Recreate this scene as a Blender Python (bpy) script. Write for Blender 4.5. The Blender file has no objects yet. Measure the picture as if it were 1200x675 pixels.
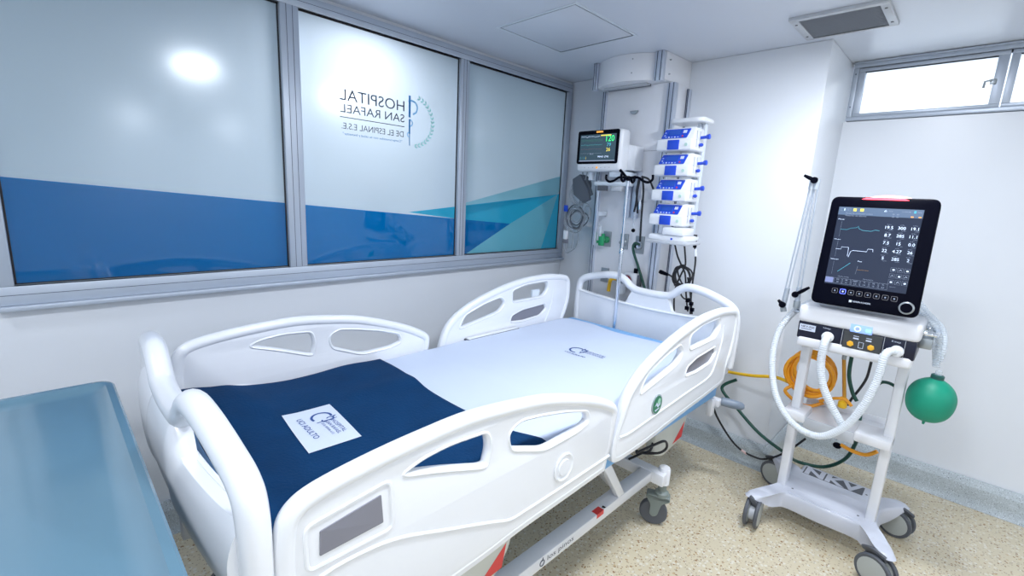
import bpy, bmesh, math, random
import numpy as np
from mathutils import Vector, Matrix
random.seed(7)
S = bpy.context.scene
COL = S.collection
PI = math.pi

# ------------------------------------------------------------------ camera
R = np.array([[0.70710969, 0.70546945, 0.04804946],
              [0.16953589, -0.10317497, -0.98010842],
              [-0.68647904, 0.70119026, -0.19255841]])
FPX, EYE = 544.057, np.array([0, 0, 1.6])
cam = bpy.data.cameras.new('camera')
cam.sensor_width = 36.0
cam.lens = FPX / 1200 * 36.0
cam.clip_start = 0.02
camo = bpy.data.objects.new('camera', cam)
COL.objects.link(camo)
Mx = Matrix.Identity(4)
for i in range(3):
    Mx[i][0] = R[0, i]; Mx[i][1] = -R[1, i]; Mx[i][2] = -R[2, i]
Mx[0][3], Mx[1][3], Mx[2][3] = 0, 0, 1.6
camo.matrix_world = Mx
S.camera = camo

# ------------------------------------------------------------------ world, lights, exposure
S.view_settings.view_transform = 'Standard'
S.view_settings.look = 'None'
S.view_settings.gamma = 1.0
S.view_settings.use_curve_mapping = False
S.view_settings.exposure = 0.06
W = bpy.data.worlds.new('world'); S.world = W; W.use_nodes = True
bg = W.node_tree.nodes['Background']
bg.inputs[0].default_value = (0.86, 0.93, 1.0, 1); bg.inputs[1].default_value = 2.6
ZC = 2.493

def area(name, loc, size, power, color=(0.89, 0.93, 1.0), shape='DISK', rot=(0, 0, 0), size_y=None, spread=PI):
    l = bpy.data.lights.new(name, 'AREA'); l.shape = shape; l.size = size
    if size_y: l.size_y = size_y
    l.energy = power; l.color = color; l.spread = spread
    o = bpy.data.objects.new(name, l); o.location = loc; o.rotation_euler = rot
    COL.objects.link(o); return o
LAMPS = [(-0.42, 0.95), (-0.29, 2.17), (3.85, 1.07), (3.80, 2.27), (-0.35, -0.75), (-1.65, -0.75), (1.6, -0.75)]  # last three, behind the camera, are added for fill
LP = [19, 23, 26, 20, 12, 5, 32]
for (x, y), p in zip(LAMPS, LP):
    area('lamp', (x, y, ZC - 0.03), 0.26, p)
area('corridor_lamp', (-2.80, 1.30, 2.45), 0.3, 11, color=(.9, .96, 1))
area('corridor_lamp', (-3.3, 2.7, 2.46), 0.3, 3.5, color=(.72, .95, 1))
area('corridor_lamp', (-3.6, 1.0, 2.46), 0.3, 11, color=(.85, .95, 1))

# ------------------------------------------------------------------ pixel -> point on a plane
def on(ax, val, x, y):
    d = R.T @ np.array([x - 600, y - 337.5, FPX])
    t = (val - EYE[ax]) / d[ax]
    return tuple(float(v) for v in EYE + t * d)
def onx(v, x, y): return on(0, v, x, y)
def ony(v, x, y): return on(1, v, x, y)
def onz(v, x, y): return on(2, v, x, y)

# ------------------------------------------------------------------ materials
def mat(name, color, rough=0.5, metal=0.0, coat=0.0, emit=None, es=1.0, bump=0.0, bscale=60, sss=0, var=0.0, vscale=8, trans=0.0, alpha=1.0, spec=0.5):
    m = bpy.data.materials.new(name); m.use_nodes = True
    nt = m.node_tree; b = nt.nodes['Principled BSDF']
    b.inputs['Base Color'].default_value = (*color, 1)
    b.inputs['Roughness'].default_value = rough
    b.inputs['Metallic'].default_value = metal
    b.inputs['Coat Weight'].default_value = coat
    b.inputs['Coat Roughness'].default_value = 0.08
    b.inputs['Transmission Weight'].default_value = trans
    b.inputs['Alpha'].default_value = alpha
    b.inputs['Specular IOR Level'].default_value = spec
    if emit:
        b.inputs['Emission Color'].default_value = (*emit, 1); b.inputs['Emission Strength'].default_value = es
    tc = nt.nodes.new('ShaderNodeTexCoord')
    if var > 0:
        n = nt.nodes.new('ShaderNodeTexNoise'); n.inputs['Scale'].default_value = vscale; n.inputs['Detail'].default_value = 4
        nt.links.new(tc.outputs['Object'], n.inputs['Vector'])
        mx = nt.nodes.new('ShaderNodeMix'); mx.data_type = 'RGBA'
        mx.inputs[6].default_value = (*[c * (1 - var) for c in color], 1)
        mx.inputs[7].default_value = (*[min(1, c * (1 + var)) for c in color], 1)
        nt.links.new(n.outputs[0], mx.inputs[0]); nt.links.new(mx.outputs[2], b.inputs['Base Color'])
    if bump > 0:
        n = nt.nodes.new('ShaderNodeTexNoise'); n.inputs['Scale'].default_value = bscale; n.inputs['Detail'].default_value = 3
        nt.links.new(tc.outputs['Object'], n.inputs['Vector'])
        bp = nt.nodes.new('ShaderNodeBump'); bp.inputs['Strength'].default_value = bump; bp.inputs['Distance'].default_value = 0.01
        nt.links.new(n.outputs[0], bp.inputs['Height']); nt.links.new(bp.outputs[0], b.inputs['Normal'])
    return m

WALL = mat('wall_paint', (0.77, 0.81, 0.87), 0.32, bump=0.03, bscale=25, var=0.015, vscale=3)
CEIL = mat('ceiling_paint', (0.66, 0.71, 0.80), 0.35, bump=0.02, bscale=20, var=0.015, vscale=2)
PLAST = mat('white_plastic', (0.83, 0.86, 0.91), 0.28, coat=0.25, var=0.01)
PLAST2 = mat('cool_white_plastic', (0.70, 0.77, 0.85), 0.4, var=0.01)
GREYPL = mat('grey_plastic', (0.21, 0.215, 0.26), 0.35)
LGREY = mat('light_grey_paint', (0.52, 0.55, 0.60), 0.35, var=0.02)
WPAINT = mat('white_enamel', (0.80, 0.82, 0.87), 0.3, coat=0.2, var=0.01)
DGREY = mat('dark_grey_rubber', (0.09, 0.10, 0.12), 0.5)
BLACK = mat('black_plastic', (0.0015, 0.002, 0.007), 0.35, spec=.06)
NAVYPL = mat('dark_navy_plastic', (0.006, 0.009, 0.028), 0.3, spec=.4)
BLKMAT = mat('black_cable_rubber', (0.012, 0.013, 0.018), 0.5)
ALU = mat('brushed_aluminium', (0.66, 0.71, 0.80), 0.32, metal=0.7, var=0.03, vscale=30)
ALUW = mat('window_aluminium', (0.50, 0.56, 0.65), 0.4, metal=0.35, var=0.02, vscale=15)
ALUD = mat('shadowed_groove', (0.10, 0.12, 0.17), 0.5, metal=0.3)
CHROME = mat('chrome', (0.75, 0.80, 0.88), 0.12, metal=1.0)
STEEL = mat('steel_plate', (0.36, 0.40, 0.43), 0.35, metal=0.6)
BLUEPL = mat('blue_plastic', (0.012, 0.07, 0.62), 0.3, coat=0.2)
BLUESC = mat('blue_screen', (0.015, 0.05, 0.30), 0.2, emit=(0.02, 0.10, 0.5), es=0.35)
GREENH = mat('green_hose', (0.006, 0.07, 0.05), 0.4)
GREENP = mat('green_plastic', (0.02, 0.30, 0.12), 0.35)
BAGG = mat('green_rubber_bag', (0.0, 0.28, 0.175), 0.5, var=0.05, vscale=14)
YELH = mat('orange_hose', (0.90, 0.37, 0.015), 0.38)
YEL2 = mat('yellow_hose', (0.92, 0.55, 0.02), 0.38)
RED = mat('red_sticker', (0.72, 0.05, 0.05), 0.4)
MATTB = mat('light_blue_mattress_cover', (0.20, 0.45, 0.80), 0.5)
INK = mat('navy_print', (0.03, 0.08, 0.28), 0.6)
INKG = mat('dark_grey_print', (0.08, 0.10, 0.14), 0.5)
TUBEW = mat('translucent_white_tube', (0.80, 0.86, 0.93), 0.3, alpha=0.80, coat=0.2)
TUBET = mat('clear_corrugated_tube', (0.75, 0.84, 0.93), 0.25, alpha=0.45, coat=0.2)
OLIVE = mat('olive_grey_caster', (0.20, 0.24, 0.23), 0.4)
SHROUD = mat('ivory_grey_shroud', (0.60, 0.62, 0.58), 0.45, var=0.02)
WEMIT = mat('white_display_glow', (0.5, 0.6, 0.8), 0.4, emit=(0.65, 0.78, 1.0), es=0.8)
DEMIT = mat('dim_display_glow', (0.1, 0.13, 0.2), 0.4, emit=(0.30, 0.36, 0.48), es=0.7)
CEMIT = mat('cyan_display_glow', (0.02, 0.15, 0.2), 0.4, emit=(0.08, 0.42, 0.60), es=0.9)
GEMIT = mat('green_display_glow', (0.02, 0.3, 0.1), 0.4, emit=(0.05, 0.95, 0.25), es=1.1)
YEMIT = mat('yellow_display_glow', (0.3, 0.3, 0.05), 0.4, emit=(0.95, 0.80, 0.12), es=0.9)
OEMIT = mat('orange_display_glow', (0.4, 0.15, 0.02), 0.4, emit=(1.0, 0.45, 0.08), es=1.0)
REMIT = mat('red_alarm_glow', (0.6, 0.05, 0.05), 0.4, emit=(1.0, 0.03, 0.06), es=7.0)
REMIT2 = mat('pale_red_alarm_glow', (0.9, 0.4, 0.4), 0.4, emit=(1.0, 0.40, 0.38), es=2.2)
BEMIT = mat('blue_button_glow', (0.1, 0.1, 0.5), 0.4, emit=(0.12, 0.18, 1.0), es=2.5)
SCRN = mat('ventilator_screen_glow', (0.008, 0.01, 0.02), 0.12, emit=(0.030, 0.042, 0.072), es=1.0, spec=.2)
SCRN2 = mat('patient_monitor_screen_glow', (0.01, 0.02, 0.03), 0.12, emit=(0.040, 0.075, 0.105), es=1.0, spec=.2)
LAMPM = mat('lamp_diffuser', (1, 1, 1), 0.5, emit=(0.9, 0.95, 1.0), es=9)
CLOTHW = mat('white_sheet_cotton', (0.62, 0.70, 0.86), 0.75, bump=0.25, bscale=9, var=0.02, vscale=5)
PATCH = mat('white_label_cloth', (0.64, 0.71, 0.86), 0.8, bump=0.1, bscale=60)
BLANK = mat('navy_fleece', (0.001, 0.036, 0.115), 0.9, bump=0.3, bscale=120, var=0.25, vscale=7, spec=0.2)
CUFF = mat('charcoal_nylon', (0.095, 0.115, 0.145), 0.7, bump=0.2, bscale=150)
LEAD = mat('light_grey_lead', (0.34, 0.38, 0.43), 0.45)
GRFILM = mat('film_base', (1, 1, 1), 0.3)

def teal_top():
    m = mat('teal_glossy_plastic', (0.125, 0.24, 0.325), 0.2, coat=0.35, var=0.03, vscale=3)
    return m
TEAL = teal_top()

def film(name, col, refl=0.12, rough=0.16, tcol=None, tmix=0.45):
    m = bpy.data.materials.new(name); m.use_nodes = True; nt = m.node_tree
    for n in list(nt.nodes): nt.nodes.remove(n)
    out = nt.nodes.new('ShaderNodeOutputMaterial')
    d = nt.nodes.new('ShaderNodeBsdfDiffuse'); d.inputs[0].default_value = (*col, 1)
    t = nt.nodes.new('ShaderNodeBsdfTranslucent'); t.inputs[0].default_value = (*(tcol or col), 1)
    mx = nt.nodes.new('ShaderNodeMixShader'); mx.inputs[0].default_value = tmix
    g = nt.nodes.new('ShaderNodeBsdfGlossy'); g.inputs[0].default_value = (0.9, 0.95, 1, 1); g.inputs[1].default_value = rough
    fr = nt.nodes.new('ShaderNodeFresnel'); fr.inputs[0].default_value = 1.38
    mm = nt.nodes.new('ShaderNodeMath'); mm.operation = 'MULTIPLY_ADD'; mm.inputs[1].default_value = 1.0; mm.inputs[2].default_value = refl
    mx2 = nt.nodes.new('ShaderNodeMixShader')
    L = nt.links.new
    L(d.outputs[0], mx.inputs[1]); L(t.outputs[0], mx.inputs[2]); L(fr.outputs[0], mm.inputs[0])
    L(mm.outputs[0], mx2.inputs[0]); L(mx.outputs[0], mx2.inputs[1]); L(g.outputs[0], mx2.inputs[2]); L(mx2.outputs[0], out.inputs[0])
    return m
FROST = film('frosted_glass_film', (0.30, 0.43, 0.52), 0.06, 0.16, (0.90, 0.93, 1.0), 0.5)
CLEARG = bpy.data.materials.new('clear_back_glass'); CLEARG.use_nodes = True
_nt = CLEARG.node_tree; _nt.nodes.remove(_nt.nodes['Principled BSDF']); _t = _nt.nodes.new('ShaderNodeBsdfTransparent'); _t.inputs[0].default_value = (.96, .98, 1, 1); _nt.links.new(_t.outputs[0], _nt.nodes['Material Output'].inputs[0])
FBLUE = film('blue_glass_film', (0.0, 0.09, 0.22), 0.03, 0.03, (0.0, 0.42, 1.0), 0.55)
FCYAN = film('cyan_glass_film', (0.02, 0.36, 0.55), 0.03, 0.10, (0.05, 0.75, 1.0), 0.5)
FCYL = film('pale_cyan_glass_film', (0.16, 0.50, 0.62), 0.04, 0.12, (0.25, 0.75, 0.85), 0.4)
FCYP = film('palest_cyan_glass_film', (0.26, 0.55, 0.65), 0.05, 0.14, (0.45, 0.85, 0.92), 0.4)
FMINT = mat('mint_print', (0.30, 0.68, 0.66), 0.4)
FSTAFF = mat('blue_print', (0.01, 0.20, 0.50), 0.4)
FSNAKE = mat('sky_blue_print', (0.25, 0.55, 0.85), 0.4)

def terrazzo(name, base, specks, scale, dens):
    m = bpy.data.materials.new(name); m.use_nodes = True; nt = m.node_tree
    b = nt.nodes['Principled BSDF']; b.inputs['Roughness'].default_value = 0.28
    b.inputs['Coat Weight'].default_value = 0.15
    tc = nt.nodes.new('ShaderNodeTexCoord'); L = nt.links.new
    nz = nt.nodes.new('ShaderNodeTexNoise'); nz.inputs['Scale'].default_value = 5; nz.inputs['Detail'].default_value = 6
    L(tc.outputs['Object'], nz.inputs['Vector'])
    mx = nt.nodes.new('ShaderNodeMix'); mx.data_type = 'RGBA'
    mx.inputs[6].default_value = (*[c * .90 for c in base], 1); mx.inputs[7].default_value = (*[min(1, c * 1.08) for c in base], 1)
    L(nz.outputs[0], mx.inputs[0]); cur = mx.outputs[2]
    for k, (sc, th, colr) in enumerate(specks):
        nn = nt.nodes.new('ShaderNodeTexNoise'); nn.inputs['Scale'].default_value = sc * 0.8; nn.inputs['Detail'].default_value = 1
        L(tc.outputs['Object'], nn.inputs['Vector'])
        ad = nt.nodes.new('ShaderNodeVectorMath'); ad.operation = 'MULTIPLY_ADD'
        ad.inputs[1].default_value = (0.6 / sc,) * 3
        L(nn.outputs[1], ad.inputs[0]); L(tc.outputs['Object'], ad.inputs[2])
        v = nt.nodes.new('ShaderNodeTexVoronoi'); v.inputs['Scale'].default_value = sc; L(ad.outputs[0], v.inputs['Vector'])
        sp = nt.nodes.new('ShaderNodeSeparateColor'); L(v.outputs['Color'], sp.inputs[0])
        lt = nt.nodes.new('ShaderNodeMath'); lt.operation = 'LESS_THAN'; lt.inputs[1].default_value = dens[k]
        L(sp.outputs[0], lt.inputs[0])
        ds = nt.nodes.new('ShaderNodeMath'); ds.operation = 'LESS_THAN'; ds.inputs[1].default_value = th
        L(v.outputs['Distance'], ds.inputs[0])
        ml = nt.nodes.new('ShaderNodeMath'); ml.operation = 'MULTIPLY'; L(lt.outputs[0], ml.inputs[0]); L(ds.outputs[0], ml.inputs[1])
        m2 = nt.nodes.new('ShaderNodeMix'); m2.data_type = 'RGBA'; m2.inputs[7].default_value = (*colr, 1)
        L(ml.outputs[0], m2.inputs[0]); L(cur, m2.inputs[6]); cur = m2.outputs[2]
    L(cur, b.inputs['Base Color'])
    return m
FLOOR = terrazzo('beige_terrazzo', (0.67, 0.595, 0.43),
                 [(60, .42, (0.74, 0.70, 0.60)), (80, .36, (0.34, 0.20, 0.08)), (46, .22, (0.28, 0.15, 0.06)), (130, .30, (0.20, 0.13, 0.08)), (45, .26, (0.56, 0.42, 0.24)), (85, .36, (0.50, 0.42, 0.30))], 60, [.35, .16, .16, .12, .20, .35])
BASEM = terrazzo('grey_terrazzo', (0.46, 0.52, 0.555), [(190, .42, (0.62, 0.68, 0.73)), (230, .36, (0.12, 0.14, 0.16)), (170, .28, (0.07, 0.08, 0.10))], 60, [.35, .20, .10])

# ------------------------------------------------------------------ mesh helpers
def tag(o, label=None, cat=None, group=None, kind=None):
    if label: o['label'] = label
    if cat: o['category'] = cat
    if group: o['group'] = group
    if kind: o['kind'] = kind
    return o
def thing(name, label, cat, loc=(0, 0, 0), group=None):
    o = bpy.data.objects.new(name, None); o.empty_display_size = 0.1
    COL.objects.link(o); o.location = loc
    return tag(o, label, cat, group)

def worldloc(o):
    v = Vector((0, 0, 0))
    while o is not None:
        v += Vector(o.location); o = o.parent
    return v

def cr(pts, n=6, closed=False):
    P = [Vector(p) for p in pts]; N = len(P); out = []
    rng = range(N) if closed else range(N - 1)
    for i in rng:
        if closed: a, b, c, d = P[(i - 1) % N], P[i], P[(i + 1) % N], P[(i + 2) % N]
        else: a, b, c, d = P[max(i - 1, 0)], P[i], P[i + 1], P[min(i + 2, N - 1)]
        for k in range(n):
            t = k / n
            out.append(0.5 * ((2 * b) + (c - a) * t + (2 * a - 5 * b + 4 * c - d) * t * t + (3 * b - a - 3 * c + d) * t ** 3))
    if not closed: out.append(P[-1])
    return out

def rounded(pts, r, n=4):
    """2D polygon with rounded corners"""
    out = []; N = len(pts)
    for i in range(N):
        p = Vector(pts[i]); a = Vector(pts[i - 1]) - p; b = Vector(pts[(i + 1) % N]) - p
        rr = r[i] if isinstance(r, (list, tuple)) else r
        t = min(rr, a.length * .45, b.length * .45)
        p0 = p + a.normalized() * t; p1 = p + b.normalized() * t
        for k in range(n + 1):
            s = k / n
            out.append(tuple((1 - s) ** 2 * p0 + 2 * s * (1 - s) * p + s * s * p1))
    return out

def smooth01(t): t = max(0, min(1, t)); return t * t * (3 - 2 * t)

class MB:
    def __init__(s): s.v = []; s.f = []; s.m = []; s.slots = []
    def mi(s, m):
        if m not in s.slots: s.slots.append(m)
        return s.slots.index(m)
    def add(s, vs, fs, m):
        o = len(s.v); s.v += [tuple(v) for v in vs]; k = s.mi(m)
        for f in fs: s.f.append([i + o for i in f]); s.m.append(k)
        return s
    def addbm(s, bm, m, M=None):
        bm.verts.index_update()
        vs = [(M @ v.co if M else v.co).copy() for v in bm.verts]
        s.add(vs, [[v.index for v in f.verts] for f in bm.faces], m); bm.free(); return s
    def box(s, lo, hi, m, bev=0.0, seg=2, M=None):
        bm = bmesh.new(); bmesh.ops.create_cube(bm, size=1)
        c = [(a + b) / 2 for a, b in zip(lo, hi)]; d = [abs(b - a) for a, b in zip(lo, hi)]
        for v in bm.verts: v.co = Vector((v.co.x * d[0] + c[0], v.co.y * d[1] + c[1], v.co.z * d[2] + c[2]))
        if bev > 0:
            bmesh.ops.bevel(bm, geom=list(bm.edges), offset=min(bev, min(d) * .48), segments=seg, profile=0.5, affect='EDGES')
        return s.addbm(bm, m, M)
    def hexa(s, p, m, bev=0.0, seg=2):
        """8 corners: bottom 4 ccw, top 4 ccw"""
        bm = bmesh.new(); vs = [bm.verts.new(q) for q in p]
        for f in ((0, 3, 2, 1), (4, 5, 6, 7), (0, 1, 5, 4), (1, 2, 6, 5), (2, 3, 7, 6), (3, 0, 4, 7)): bm.faces.new([vs[i] for i in f])
        if bev > 0: bmesh.ops.bevel(bm, geom=list(bm.edges), offset=bev, segments=seg, profile=0.5, affect='EDGES')
        return s.addbm(bm, m)
    def tube(s, path, r, m, n=10, closed=False, caps=True, flat=None, up=None):
        P = [Vector(p) for p in path]; N = len(P); vs = []; fs = []
        prev = None
        for i in range(N):
            a = P[i - 1] if (i > 0 or closed) else P[i]
            b = P[(i + 1) % N] if (i < N - 1 or closed) else P[i]
            t = (b - a)
            if t.length < 1e-9: t = Vector((0, 0, 1))
            t.normalize()
            if up is not None:
                u = Vector(up) - t * Vector(up).dot(t)
                if u.length < 1e-4: u = t.orthogonal()
            elif prev is None: u = t.orthogonal()
            else:
                u = prev - t * prev.dot(t)
                if u.length < 1e-6: u = t.orthogonal()
            u.normalize(); prev = u; w = t.cross(u)
            rr = r[i] if isinstance(r, (list, tuple)) else r
            ra, rb = (rr, rr) if flat is None else (rr * flat[0], rr * flat[1])
            for k in range(n):
                an = 2 * PI * k / n
                vs.append(P[i] + u * math.cos(an) * ra + w * math.sin(an) * rb)
        for i in range(N if closed else N - 1):
            j = (i + 1) % N
            for k in range(n):
                l = (k + 1) % n
                fs.append([i * n + k, i * n + l, j * n + l, j * n + k])
        if caps and not closed:
            fs.append([k for k in range(n)][::-1]); fs.append([(N - 1) * n + k for k in range(n)])
        return s.add(vs, fs, m)
    def lathe(s, prof, c, axis, m, n=24):
        """prof: (radius, height along axis)"""
        ax = Vector(axis).normalized(); u = ax.orthogonal().normalized(); w = ax.cross(u); c = Vector(c)
        vs = []; fs = []
        for (r, h) in prof:
            for k in range(n):
                a = 2 * PI * k / n
                vs.append(c + ax * h + (u * math.cos(a) + w * math.sin(a)) * max(r, 1e-5))
        for i in range(len(prof) - 1):
            for k in range(n):
                l = (k + 1) % n
                fs.append([i * n + k, i * n + l, (i + 1) * n + l, (i + 1) * n + k])
        fs.append(list(range(n))[::-1]); fs.append([(len(prof) - 1) * n + k for k in range(n)])
        return s.add(vs, fs, m)
    def ball(s, c, r, m, sc=(1, 1, 1), n=20):
        bm = bmesh.new(); bmesh.ops.create_uvsphere(bm, u_segments=n, v_segments=n // 2 + 2, radius=r)
        for v in bm.verts: v.co = Vector((v.co.x * sc[0] + c[0], v.co.y * sc[1] + c[1], v.co.z * sc[2] + c[2]))
        return s.addbm(bm, m)
    def quad(s, a, b, c, d, m): return s.add([a, b, c, d], [[0, 1, 2, 3]], m)
    def prism(s, poly, fr, th, m, holes=(), bev=0.0, res=2):
        """outline (and holes) in 2D, fr = (origin,u,v,n); body spans -th/2..th/2 along n"""
        cu = bpy.data.curves.new('t', 'CURVE'); cu.dimensions = '2D'; cu.fill_mode = 'BOTH'
        for pl in [poly] + list(holes):
            sp = cu.splines.new('POLY'); sp.points.add(len(pl) - 1)
            for i, p in enumerate(pl): sp.points[i].co = (p[0], p[1], 0, 1)
            sp.use_cyclic_u = True
        cu.extrude = max(th / 2 - bev, 0.0001); cu.bevel_depth = bev; cu.bevel_resolution = res; cu.offset = -bev
        ob = bpy.data.objects.new('t', cu); COL.objects.link(ob)
        dg = bpy.context.evaluated_depsgraph_get(); me = bpy.data.meshes.new_from_object(ob.evaluated_get(dg))
        O, u, v, nn = [Vector(q) for q in fr]
        s.add([O + u * w.co.x + v * w.co.y + nn * w.co.z for w in me.vertices], [list(p.vertices) for p in me.polygons], m)
        bpy.data.objects.remove(ob); bpy.data.curves.remove(cu); bpy.data.meshes.remove(me)
        return s
    def text(s, body, o, u, v, w, h, m, th=0.0004, warp=None, bold=0.0, keep=False, align='L'):
        """writing: lower-left corner o, reading direction u, up v, fitted in w x h"""
        cu = bpy.data.curves.new('t', 'FONT'); cu.body = body; cu.extrude = 0.0; cu.size = 1; cu.offset = bold; cu.resolution_u = 3
        ob = bpy.data.objects.new('t', cu); COL.objects.link(ob)
        dg = bpy.context.evaluated_depsgraph_get(); me = bpy.data.meshes.new_from_object(ob.evaluated_get(dg))
        if len(me.vertices):
            xs = [q.co.x for q in me.vertices]; ys = [q.co.y for q in me.vertices]
            x0, x1, y0, y1 = min(xs), max(xs), min(ys), max(ys)
            sx = w / (x1 - x0) if w else h / (y1 - y0); sy = h / (y1 - y0)
            O, u, v = Vector(o), Vector(u).normalized(), Vector(v).normalized(); nn = u.cross(v)
            off = {'L': 0, 'C': -(x1 - x0) * sx / 2, 'R': -(x1 - x0) * sx}[align]
            vs = []
            for q in me.vertices:
                p = O + u * ((q.co.x - x0) * sx + off) + v * ((q.co.y - y0) * sy) + nn * th
                if warp: p = warp(p)
                vs.append(p)
            s.add(vs, [list(p.vertices) for p in me.polygons], m)
        bpy.data.objects.remove(ob); bpy.data.curves.remove(cu); bpy.data.meshes.remove(me)
        return s
    def build(s, name, parent=None, smooth=True, ang=38):
        off = worldloc(parent) if parent else Vector((0, 0, 0))
        me = bpy.data.meshes.new(name)
        me.from_pydata([tuple(Vector(v) - off) for v in s.v], [], s.f)
        for m in s.slots: me.materials.append(m)
        me.polygons.foreach_set('material_index', s.m)
        me.update()
        bm = bmesh.new(); bm.from_mesh(me); bmesh.ops.remove_doubles(bm, verts=bm.verts, dist=1e-6)
        if smooth: bmesh.ops.recalc_face_normals(bm, faces=bm.faces) if not getattr(s, 'keepn', False) else None
        bm.to_mesh(me); bm.free()
        if smooth:
            me.polygons.foreach_set('use_smooth', [True] * len(me.polygons)); me.set_sharp_from_angle(angle=math.radians(ang))
        o = bpy.data.objects.new(name, me); COL.objects.link(o)
        if parent: o.parent = parent
        return o
def struct(name, mb, **k): return tag(mb.build(name, **k), kind='structure')

# ------------------------------------------------------------------ room shell
XL, YB, YW, XC = -2.42, 3.03, 3.58, -0.70      # left wall, back wall, recessed window wall, corner
XR, YF = 4.6, -1.75
struct('floor', MB().box((XL - .2, YF - .2, -.1), (XR + .2, YW + .2, 0), FLOOR))
struct('ceiling', MB().box((XL - .12, YF - .2, ZC), (XR + .2, YW + .2, ZC + .1), CEIL))
w = MB()
w.box((XL - .12, YF, 0), (XL, YB, 1.128), WALL); w.box((XL - .12, YF, 2.476), (XL, YB, ZC), WALL)
w.box((XL - .12, YF, 1.128), (XL, -.16, 2.476), WALL); w.box((XL - .12, 3.022, 1.128), (XL, YB, 2.476), WALL)
struct('wall_left', w)
struct('wall_back', MB().box((XL - .12, YB, 0), (XC, YW + .12, ZC), WALL, bev=.006))
w = MB()
w.box((XC, YW, 0), (XR, YW + .12, 2.152), WALL); w.box((XC, YW, 2.486), (XR, YW + .12, ZC), WALL)
w.box((1.40, YW, 2.152), (XR, YW + .12, 2.486), WALL)
struct('wall_back_right', w)
struct('wall_right', MB().box((XR, YF, 0), (XR + .12, YW, ZC), WALL))
struct('wall_front', MB().box((XL, YF - .12, 0), (XR, YF, ZC), WALL))
# terrazzo cove base
def cove(path, inward):
    prof = [(0.002, .16), (0.012, .158), (.030, .125), (.032, .118), (.024, .06), (.030, .025), (.045, .001), (0.002, .001)]
    mb = MB(); vs = []; n = len(prof)
    for (p, d) in zip(path, inward):
        for (o, z) in prof: vs.append((p[0] + d[0] * o, p[1] + d[1] * o, z))
    fs = []
    for i in range(len(path) - 1):
        for k in range(n): fs.append([i * n + k, i * n + (k + 1) % n, (i + 1) * n + (k + 1) % n, (i + 1) * n + k])
    fs.append(list(range(n))); fs.append([(len(path) - 1) * n + k for k in range(n)][::-1])
    return mb.add(vs, fs, BASEM)
struct('baseboard_back', cove([(XL, YB), (XC, YB)], [(0, -1), (1, -1)]))
struct('baseboard_corner', cove([(XC, YB), (XC, YW)], [(1, -1), (1, -1)]))
struct('baseboard_back_right', cove([(XC, YW), (XR, YW)], [(1, -1), (-1, -1)]))
struct('baseboard_left', cove([(XL, YF), (XL, YB)], [(1, 1), (1, -1)]))

# corridor beyond the frosted partition
w = MB()
w.box((-4.3, -1.2, -.1), (-2.54, 3.9, 0), FLOOR); w.box((-4.3, -1.2, ZC), (-2.54, 3.9, ZC + .1), CEIL)
struct('floor_corridor', w)
w = MB(); w.box((-4.4, -1.2, 0), (-4.3, 3.9, ZC), WALL); w.box((-4.3, -1.3, 0), (-2.54, -1.2, ZC), WALL); w.box((-4.3, 3.9, 0), (-2.54, 4.0, ZC), WALL)
struct('wall_corridor', w)

# ------------------------------------------------------------------ interior partition window
win1 = bpy.data.objects.new('window_1', None); COL.objects.link(win1); win1.location = (XL, 1.4, 1.13); tag(win1, kind='structure')
fr = MB()
F0, F1, B0, B1 = -0.14, 3.020, 1.13, 2.472
d0, d1 = XL - .045, XL + .022
fr.box((d0, F0, B0), (d1, F1, B0 + .07), ALUW, .003); fr.box((d0, F0, B1 - .058), (d1, F1, B1), ALUW, .003)
fr.box((d0, F0, B0 + .07), (d1, F0 + .05, B1 - .058), ALUW, .003); fr.box((d0, F1 - .052, B0 + .07), (d1, F1, B1 - .058), ALUW, .003)
for y in (-0.09, 2.968): pass
fr.box((d1 - .001, F0 + .01, B0 + .037), (d1 + .001, F1 - .01, B0 + .039), ALUD)
fr.box((d1 - .001, F0 + .01, B1 - .030), (d1 + .001, F1 - .01, B1 - .028), ALUD)
fr.build('frame', win1)
PZ0, PZ1 = 1.203, 2.414
for (a, b) in ((0.860, 0.944), (1.912, 1.980)):
    mu = MB(); mu.box((d0, a, B0 + .07), (d1, b, B1 - .058), ALUW, .003)
    c = (b - a) / 3
    for q in (a + c, b - c): mu.box((d1 - .001, q - .001, PZ0), (d1 + .0012, q + .001, PZ1), ALUD)
    mu.build('mullion', win1)
XG = XL - .004
panes = [(-.090, .860), (.944, 1.912), (1.980, 2.968)]
def clip(poly, y0, y1):
    def cl(P, f, g):
        o = []
        for i in range(len(P)):
            a, b = P[i - 1], P[i]
            fa, fb = f(a), f(b)
            if (fa >= 0) != (fb >= 0):
                t = fa / (fa - fb); o.append((a[0] + (b[0] - a[0]) * t, a[1] + (b[1] - a[1]) * t))
            if fb >= 0: o.append(b)
        return o
    P = cl(poly, lambda p: p[0] - y0, 0); P = cl(P, lambda p: y1 - p[0], 0) if P else P
    P = cl(P, lambda p: p[1] - PZ0, 0) if P else P
    return P
designs = [
    (FCYP, [(1.99, 1.545), (3.05, 1.80), (2.945, 1.636), (1.9, 1.45)], 1),
    (FCYL, [(2.414, 1.407), (2.945, 1.636), (2.774, 1.19), (1.98, 1.19), (2.0, 1.205)], 1.5),
    (FCYAN, [(1.556, 1.480), (2.945, 1.636), (2.421, 1.406), (1.94, 1.44)], 2),
    (FCYAN, [(2.945, 1.636), (2.774, 1.19), (3.0, 1.19), (3.0, 1.66)], 2),
    (FBLUE, [(-.2, 1.592), (2.421, 1.406), (1.98, 1.19), (-.2, 1.19)], 3)]
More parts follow.
